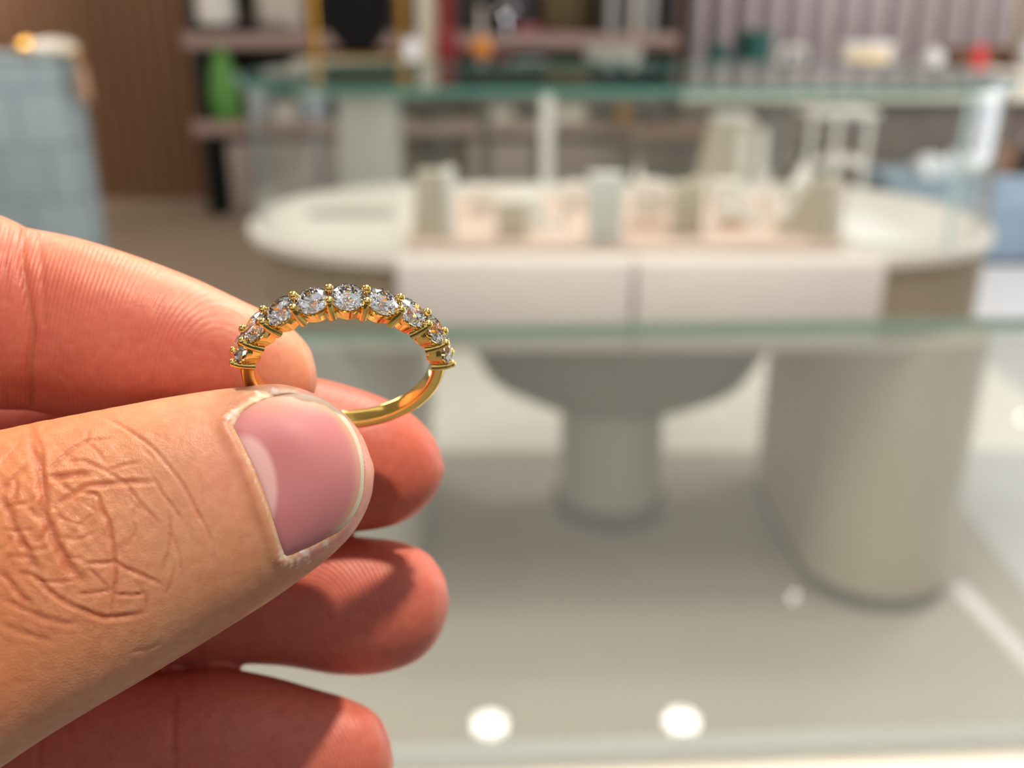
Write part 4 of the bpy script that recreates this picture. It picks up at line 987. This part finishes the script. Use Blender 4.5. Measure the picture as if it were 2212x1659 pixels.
q = shelfthing('framed_picture', 'charcoal framed picture on upper shelf behind the silver hoops', 'picture frame', 1110, z1, .2)
link('frame', B((0, 0, .21), (.30, .03, .42), .004), M['black'], q); link('picture', B((0, -.017, .21), (.24, .006, .34), .001), mat('dark print', rgb(64, 60, 62), .5, var=.6, scale=16), q)
q = shelfthing('jewellery_box', 'rose pink jewellery box low on upper shelf under silver hoops', 'box', 1140, z1, .05)
link('box_body', B((0, 0, .022), (.15, .1, .044), .004), mat('rose leather', rgb(168, 92, 100), .5), q); link('lid', B((0, 0, .05), (.154, .104, .012), .003), mat('rose leather lid', rgb(186, 110, 116), .5), q)
q = shelfthing('hoop_ornament', 'two interlocked silver hoops standing on a post on upper shelf', 'ornament', 1095, z1, .0)
link('post', tube(bmesh.new(), [(0, 0, 0), (0, 0, .105)], .006, 8), M['silver'], q); link('foot', lathe(bmesh.new(), [(.03, 0), (.03, .008), (0, .01)], seg=24), M['silver'], q)
for r_h, zz in ((.055, .15), (.035, .15)): link('hoop', tube(bmesh.new(), [(r_h * math.cos(2 * PI * k / 28), .006 * (r_h > .04), zz + r_h * math.sin(2 * PI * k / 28)) for k in range(28)], .006, 8, closed=True), M['silver'], q)
q = shelfthing('green_vase', 'leafy green tall vase on lower shelf at the left end', 'vase', 492, z2, .06)
link('vessel', lathe(bmesh.new(), [(.07, 0), (.10, .05), (.11, .2), (.08, .38), (.05, .46), (.055, .50)], seg=32), M['green'], q); link('lip', lathe(bmesh.new(), [(.048, .498), (.062, .50), (.062, .512), (.048, .512)], seg=32, cap=False), M['green'], q)
q = shelfthing('white_bottle', 'slim white bottle standing on lower shelf beside green vase', 'bottle', 560, z2, .1)
link('flask', lathe(bmesh.new(), [(.045, 0), (.05, .02), (.05, .2), (.018, .25), (.018, .31)], seg=24), M['cloth'], q); link('stopper', lathe(bmesh.new(), [(.02, .309), (.024, .33), (0, .345)], seg=16), M['gold'], q)
for k, (px_, w_, h_, m_, nm_, lb, ct) in enumerate([(620, .16, .12, 'pinkpale', 'gift_box', 'pale blush gift box on lower shelf left of gold mirror legs', 'box'), (1230, .22, .10, 'cream', 'gift_box', 'wide cream gift box on lower shelf above mauve cabinet', 'box'), (1345, .10, .20, 'gold', 'gift_box', 'upright brass coloured box on lower shelf right end', 'box'),
      (1080, .18, .09, 'pinkpale', 'gift_box', 'low blush gift box on lower shelf left of the white post', 'box'), (930, .20, .14, 'charcoal', 'gift_box', 'charcoal gift box on lower shelf behind the cream tower', 'box')]):
    q = shelfthing(nm_, lb, ct, px_, z2, .05); link('box_body', B((0, 0, h_ * .35), (w_, .14, h_ * .7), .004), M[m_], q); link('lid', B((0, 0, h_ * .85), (w_ * 1.03, .145, h_ * .3), .004), M[m_], q)

# plinth with a round black mirror on a gold stand, cream tower and red post, behind the oval case
PY = 4.6
pz = atY(780, 132, PY).z
t = thing('display_plinth', 'pale grey square plinth behind left half of oval glass case', 'plinth', (xat(780, PY, pz), PY + .2, 0))
pw_ = 235 * mpp(PY, pz)
link('plinth_body', B((0, 0, (pz - .03) / 2), (118 * mpp(PY, .6), .36, pz - .03), .006), M['greypl'], t); link('plinth_top', B((.0, 0, pz - .075), (pw_ * 1.30, .42, .15), .006), M['beige'], t)  # thick beige top stands in for a reflected band in the glass
link('foot', B((0, 0, .012), (118 * mpp(PY, .6) + .02, .38, .024), .003), M['soot'], t)
k_ = mpp(PY, pz)
t = thing('standing_mirror', 'round black table mirror between two gold posts on pale plinth', 'mirror', (xat(776, PY + .12, pz), PY + .12, pz))
zc_ = 160 * k_ ; 
for xs in (-97, 97):
    link('post', tube(bmesh.new(), [(xs * k_, 0, .006), (xs * k_, 0, .2), (xs * 1.03 * k_, 0, .5)], 10 * k_, 14), M['gold'], t)
    link('foot', lathe(bmesh.new(), [(15 * k_, 0), (15 * k_, .008), (9 * k_, .02)], (xs * k_, 0, 0), 24), M['gold'], t)
link('crossbar', tube(bmesh.new(), [(-97 * k_, 0, .012), (97 * k_, 0, .012)], .006, 10), M['gold'], t)
dk = lathe(bmesh.new(), [(0, -.012), (.92, -.012), (1, 0), (.92, .012), (0, .012)], seg=64, cap=False)
bmesh.ops.transform(dk, matrix=Matrix.Translation((0, 0, 112 * k_)) @ Matrix.Diagonal((76 * k_, .9, 100 * k_, 1)) @ Matrix.Rotation(PI / 2, 4, 'X'), verts=dk.verts)
link('mirror_disc', dk, M['jet'], t)
link('pivot', tube(bmesh.new(), [(-97 * k_, 0, 140 * k_), (97 * k_, 0, 140 * k_)], .005, 8), M['gold'], t)
link('neck', tube(bmesh.new(), [(0, 0, .01), (0, 0, 24 * k_)], .008, 10), M['black'], t)
q = thing('price_tag', 'small white tag propped at the right gold post foot', 'tag', (xat(888, PY - .02, pz), PY + .01, pz))
b_ = B((0, 0, 20 * k_), (34 * k_, .006, 48 * k_), .004); link('card', b_, M['cloth'], q); link('easel', B((0, .014, 10 * k_), (.01, .024, 18 * k_), .002), M['white'], q)
q = thing('display_tower', 'stepped cream display tower beside right gold post', 'display tower', (xat(925, PY + .1, pz), PY + .17, pz))
link('tall_slab', B((-.012, 0, .24), (34 * k_, .09, .48), .004), M['cream'], q); link('step_block', B((.026, -.01, 62 * k_ * 1.0), (22 * k_, .09, 124 * k_), .004), M['taupe'], q)
RY = PY
q = thing('red_stand', 'dark red post stand with square base right of cream tower', 'stand', (xat(967, RY + .05, pz), RY + .08, pz))
link('base_block', B((0, 0, 32 * k_), (50 * k_, .09, 64 * k_), .004), M['red'], q); link('post', B((-3 * k_, 0, .28), (34 * k_, .05, .46), .004), M['red'], q)

# grey counter continuing right, with little bottle group
t = thing('side_counter', 'long grey counter behind centre of the oval case', 'counter', (xat(1230, 5.2, .6), 5.4, 0))
cz = atY(1230, 150, 5.2).z; cw = 430 * mpp(5.2, cz)
link('counter_top', B((0, 0, cz - .02), (cw, .5, .04), .006), M['greydark'], t); link('apron', B((0, .02, cz - .11), (cw - .06, .42, .14), .004), M['taupewall'], t)
for sx in (-1, 1):
    for sy in (-1, 1): link('leg', B((sx * (cw / 2 - .06), sy * .19, (cz - .17) / 2), (.04, .04, cz - .17), .003), M['charcoal'], t)
k5 = mpp(5.2, cz)
q = thing('perfume_bottle', 'amber and blue ornamental bottle on the long grey counter', 'bottle', (xat(1040, 5.3, cz), 5.3, cz))
link('foot', lathe(bmesh.new(), [(.045, 0), (.05, .02), (.03, .04)], seg=24), M['blue'], q); link('flask', lathe(bmesh.new(), [(.02, .038), (.05, .07), (.052, .11), (.02, .15)], seg=24), M['orange'], q); link('neck', lathe(bmesh.new(), [(.014, .148), (.012, .30)], seg=16), M['pinkpale'], q)
for px_, m_, lb, w_, h_ in ((1125, 'cloth', 'flat white box on the grey counter right of amber bottle', .26, .03), (1325, 'greypl', 'pale grey box at right of the long grey counter', .28, .10), (1070, 'red', 'small wine red box on grey counter behind amber bottle', .16, .06)):
    q = thing('gift_box', lb, 'box', (xat(px_, 5.4, cz), 5.45, cz)); link('box_body', B((0, 0, h_ * .35), (w_, .14, h_ * .7), .003), M[m_], q); link('lid', B((0, 0, h_ * .85), (w_ * 1.02, .144, h_ * .3), .003), M[m_], q)

# white post through the middle of the glass
q = thing('white_post', 'slim white upright post with round base behind the oval case centre', 'post', (xat(1180, 4.3, .8), 4.3, 0))
zt_ = atY(1180, 205, 4.3).z
link('shaft', tube(bmesh.new(), [(0, 0, .01), (0, 0, zt_)], .026, 20), M['white'], q); link('base', lathe(bmesh.new(), [(.14, 0), (.14, .012), (.03, .02)], seg=40), M['white'], q)

# right back counter; its ribbed pale band stands in for a reflection
BY = 6.7; bz = atY(1800, 150, BY).z
xa2, xb2 = xat(1478, BY, bz), 3.6
t = thing('back_counter', 'long counter with pale ribbed band standing in for a reflection along mauve ribbed wall', 'counter', ((xa2 + xb2) / 2, BY + .3, 0))
ww = xb2 - xa2
link('counter_top', B((0, 0, bz - .012), (ww, .6, .024), .004), M['pinkpale'], t)
link('reflection_band', prism(bmesh.new(), rrect(-ww / 2 + .01, ww / 2 - .01, -.29, .29, .02, 4, rib=.012, per=.10), bz - .20, bz - .024), M['cream'], t)  # pale band takes the place of a reflection in the glass top
link('body', B((0, .03, (bz - .2) / 2), (ww - .06, .5, bz - .2), .004), M['taupewall'], t)
kb = mpp(BY, bz)
def bthing(name, lb, cat, px, dy=.12): return thing(name, lb, cat, (xat(px, BY + dy, bz), BY + dy, bz))
q = bthing('round_box', 'small dark green woven round box on ribbed counter left end', 'box', 1548, .2)
link('drum', lathe(bmesh.new(), [(22 * kb, 0), (24 * kb, .02), (24 * kb, 40 * kb)], seg=32), M['teal'], q); link('lid', lathe(bmesh.new(), [(25 * kb, 40 * kb), (25 * kb, 46 * kb), (20 * kb, 49 * kb), (0, 50 * kb)], seg=32), M['teal'], q)
q = bthing('round_box', 'large dark green woven round box beside the small green one', 'box', 1626, .2)
link('drum', lathe(bmesh.new(), [(36 * kb, 0), (38 * kb, .02), (38 * kb, 62 * kb)], seg=40), M['teal'], q); link('lid', lathe(bmesh.new(), [(39 * kb, 62 * kb), (39 * kb, 72 * kb), (33 * kb, 77 * kb), (0, 79 * kb)], seg=40), M['teal'], q)
q = bthing('framed_stand', 'white square open frame on ribbed counter right of green boxes', 'frame', 1710)
for (x, z, w_, h_) in ((-26, 24, 9, 46), (26, 24, 9, 46), (0, 43, 60, 9), (0, 5, 60, 9)): link('frame_bar', B((x * kb, 0, z * kb), (w_ * kb, .04, h_ * kb), .003), M['white'], q)
link('jewel', lathe(bmesh.new(), [(.02, .028), (.03, .05), (.02, .09), (0, .1)], seg=16), M['silver'], q)
q = bthing('cream_box', 'cream padded box with amber inside on ribbed counter', 'box', 1862)
link('box_body', B((0, 0, 22 * kb), (104 * kb, .18, 44 * kb), .01), M['cream'], q); link('lid', B((0, 0, 48 * kb), (112 * kb, .19, 12 * kb), .008), M['white'], q); link('front_panel', B((0, -.093, 22 * kb), (76 * kb, .008, 32 * kb), .002), mat('amber leather', rgb(226, 200, 158), .6), q)
q = bthing('bust_stand', 'small pale bust shaped necklace stand right of cream box', 'jewellery stand', 2012)
link('bust', lathe(bmesh.new(), [(.05, 0), (.055, .02), (.075, .06), (.06, .10), (.02, .12)], seg=24), M['cloth'], q); link('neck', lathe(bmesh.new(), [(.02, .119), (.018, .14), (0, .145)], seg=16), M['pinkpale'], q)
q = bthing('red_box', 'upright bright red slim box on ribbed counter at right', 'box', 2110)
link('box_body', B((0, 0, 18 * kb), (24 * kb, .07, 36 * kb), .003), M['redbright'], q); link('lid', B((0, 0, 42 * kb), (25 * kb, .072, 12 * kb), .003), M['redbright'], q)
q = bthing('wooden_chest', 'low dark brown wooden chest behind the bright red box', 'chest', 2120, .38)
link('chest_body', B((0, 0, 16 * kb), (150 * kb, .16, 32 * kb), .004), M['walnut'], q); link('lid', B((0, 0, 37 * kb), (153 * kb, .165, 10 * kb), .004), M['walnut'], q)
q = bthing('necklace_stand', 'tall gold chain necklace on a slim stand at the upper right', 'necklace stand', 2180, .2)
link('post', tube(bmesh.new(), [(0, .02, 0), (0, .02, .60)], .008, 10), M['charcoal'], q); link('base', lathe(bmesh.new(), [(.07, 0), (.07, .01), (.01, .014)], (0, .02, 0), 24), M['charcoal'], q)
cb = bmesh.new()
for k in range(13):
    c = Vector((.018 * math.sin(k * .5), -.012, .14 + k * .036)); rr = .02
    tube(cb, [c + Vector((rr * math.cos(2 * PI * j / 14), (.3 if k % 2 else -.3) * rr * math.cos(2 * PI * j / 14), 1.1 * rr * math.sin(2 * PI * j / 14))) for j in range(14)], .0055, 6, closed=True)
link('chain', cb, mat('pale gold chain', rgb(214, 196, 150), .3, .7), q); link('hanger', tube(bmesh.new(), [(-.03, -.01, .60), (0, .02, .605), (.03, -.01, .60)], .005, 8), M['charcoal'], q)
q = bthing('white_urn', 'white rounded urn at the far right edge of ribbed counter', 'vase', 2225, .1)
link('urn', lathe(bmesh.new(), [(.06, 0), (.09, .05), (.095, .12), (.06, .16), (.06, .18)], seg=28), M['cloth'], q); link('rim', lathe(bmesh.new(), [(.055, .179), (.068, .18), (.068, .19), (.055, .19)], seg=28, cap=False), M['white'], q)

# dark partition seen through the glass right of centre, a cream bust plinth, white table, blue plinth
t = thing('dark_cabinet', 'low dark cabinet block behind the oval case right of centre', 'cabinet', (xat(1430, 4.72, .4), 4.86, 0))
z_ = atY(1430, 285, 4.72).z
link('cabinet_body', B((0, 0, (z_ - .03) / 2 + .02), (150 * mpp(5, .5), .26, z_ - .05), .004), M['charcoal'], t); link('cabinet_top', B((0, 0, z_ - .015), (156 * mpp(5, .5), .28, .03), .004), M['walnut'], t); link('foot', B((0, 0, .01), (140 * mpp(5, .5), .24, .02), .002), M['black'], t)
BYb = 4.2; kq = mpp(BYb, .9)
t = thing('bust_plinth', 'cream tapered plinth with white side stripe behind oval case', 'plinth', (xat(1580, BYb, .6), BYb + .1, 0))
ztp = atY(1580, 262, BYb).z
bm = bmesh.new(); vs = [bm.verts.new((x, y, z)) for z, wx in ((0.02, .19), (ztp * .6, .165), (ztp, .085)) for x, y in ((-wx, -.10), (wx * .85, -.10), (wx * .85, .10), (-wx, .10))]
for a in (0, 4):
    for i in range(4): bm.faces.new((vs[a + i], vs[a + (i + 1) % 4], vs[a + 4 + (i + 1) % 4], vs[a + 4 + i]))
bm.faces.new(vs[:4][::-1]); bm.faces.new(vs[8:]); bmesh.ops.bevel(bm, geom=bm.edges[:], offset=.008, segments=3, affect='EDGES')
link('tapered_body', bm, M['taupe'], t)
for dx in (.02, .10): link('white_stripe', B((dx, -.108, ztp * .55), (.035, .03, ztp * .84), .004), M['white'], t)
link('cap', B((-.01, 0, ztp + .006), (.15, .2, .018), .004), M['white'], t); link('foot', B((0, 0, .012), (.30, .18, .024), .003), M['soot'], t)
WY = 5.2
t = thing('white_table', 'white side table with thin legs seen through right part of glass', 'table', (xat(1815, WY, .9), WY + .1, 0))
wz = atY(1815, 240, WY).z; kw = mpp(WY, wz)
link('table_top', B((0, 0, wz - .015), (150 * kw, .3, .03), .004), M['white'], t)
for sx in (-1, -.1, 1):
    link('leg', B((sx * 62 * kw, -.1, (wz - .03) / 2), (12 * kw, .03, wz - .03), .003), M['white'], t)
link('lower_shelf', B((0, 0, wz - .26), (130 * kw, .26, .02), .003), M['white'], t)
q = thing('dark_box', 'small dark slate box standing on low shelf of white table', 'box', (t.location.x - .12, WY + .08, wz - .25)); link('box_body', B((0, 0, .05), (.09, .08, .10), .003), M['soot'], q); link('lid', B((0, 0, .106), (.092, .082, .012), .002), M['charcoal'], q)
UY = 5.8; uz = atY(2150, 388, UY).z
t = thing('tiled_plinth', 'low blue tiled plinth at the right behind oval case', 'plinth', (xat(2250, UY, uz), UY + .3, 0))
wu = 640 * mpp(UY, uz)
link('tiled_body', B((0, 0, (uz - .03) / 2 + .03), (wu, .5, uz - .05), .006), M['bluetile2'], t); link('plinth_top', B((0, 0, uz - .012), (wu + .02, .52, .024), .004), M['blueish'], t); link('kick_base', B((0, 0, .04), (wu - .02, .48, .08), .003), mat('dark blue kick board', rgb(52, 66, 80), .6), t)
ku = mpp(UY, uz)
for k, (px_, w_, h_, m_, nm_, lb, ct) in enumerate([(2002, 60, 46, 'cloth', 'folded_cloth', 'crumpled white cloth on blue plinth, left one seen through glass', 'cloth'), (2090, 70, 40, 'greypl', 'gift_box', 'pale grey gift box on blue plinth beside white cloth', 'box'), (2050, 36, 62, 'cloth', 'white_bottle', 'white round bottle on blue plinth between cloth and grey box', 'bottle'),
       (2165, 60, 60, 'walnut', 'gift_box', 'brown box on the blue plinth right of pale grey box', 'box'), (2200, 34, 92, 'black', 'black_bottle', 'black bottle on blue plinth at right picture edge', 'bottle'), (2255, 60, 60, 'mauvebox', 'gift_box', 'mauve box on blue plinth partly outside right picture edge', 'box')]):
    q = thing(nm_, lb, ct, (xat(px_, UY + .15, uz), UY + .15 + .05 * (k % 2), uz))
    if 'bottle' in nm_:
        link('flask', lathe(bmesh.new(), [(w_ * .45 * ku, 0), (w_ * .5 * ku, .02), (w_ * .5 * ku, h_ * .6 * ku), (w_ * .2 * ku, h_ * .75 * ku)], seg=24), M[m_], q); link('stopper', lathe(bmesh.new(), [(w_ * .2 * ku, h_ * .749 * ku), (w_ * .22 * ku, h_ * ku), (0, h_ * ku)], seg=16), M['silver'], q)
    elif nm_ == 'folded_cloth':
        bm = bmesh.new(); bmesh.ops.create_icosphere(bm, subdivisions=4, radius=1)
        for v in bm.verts:
            a = math.atan2(v.co.y, v.co.x); f = 1 + .16 * math.sin(5 * a + 3 * v.co.z) + .1 * math.sin(11 * a - 5 * v.co.z)
            v.co = Vector((v.co.x * f * w_ * .55 * ku, v.co.y * f * .09, max(0, (v.co.z + .35) * h_ * .75 * ku)))
        link('folds', bm, M[m_], q)
    else:
        link('box_body', B((0, 0, h_ * .35 * ku), (w_ * ku, .14, h_ * .7 * ku), .004), M[m_], q); link('lid', B((0, 0, h_ * .85 * ku), (w_ * 1.04 * ku, .145, h_ * .3 * ku), .004), M[m_], q)
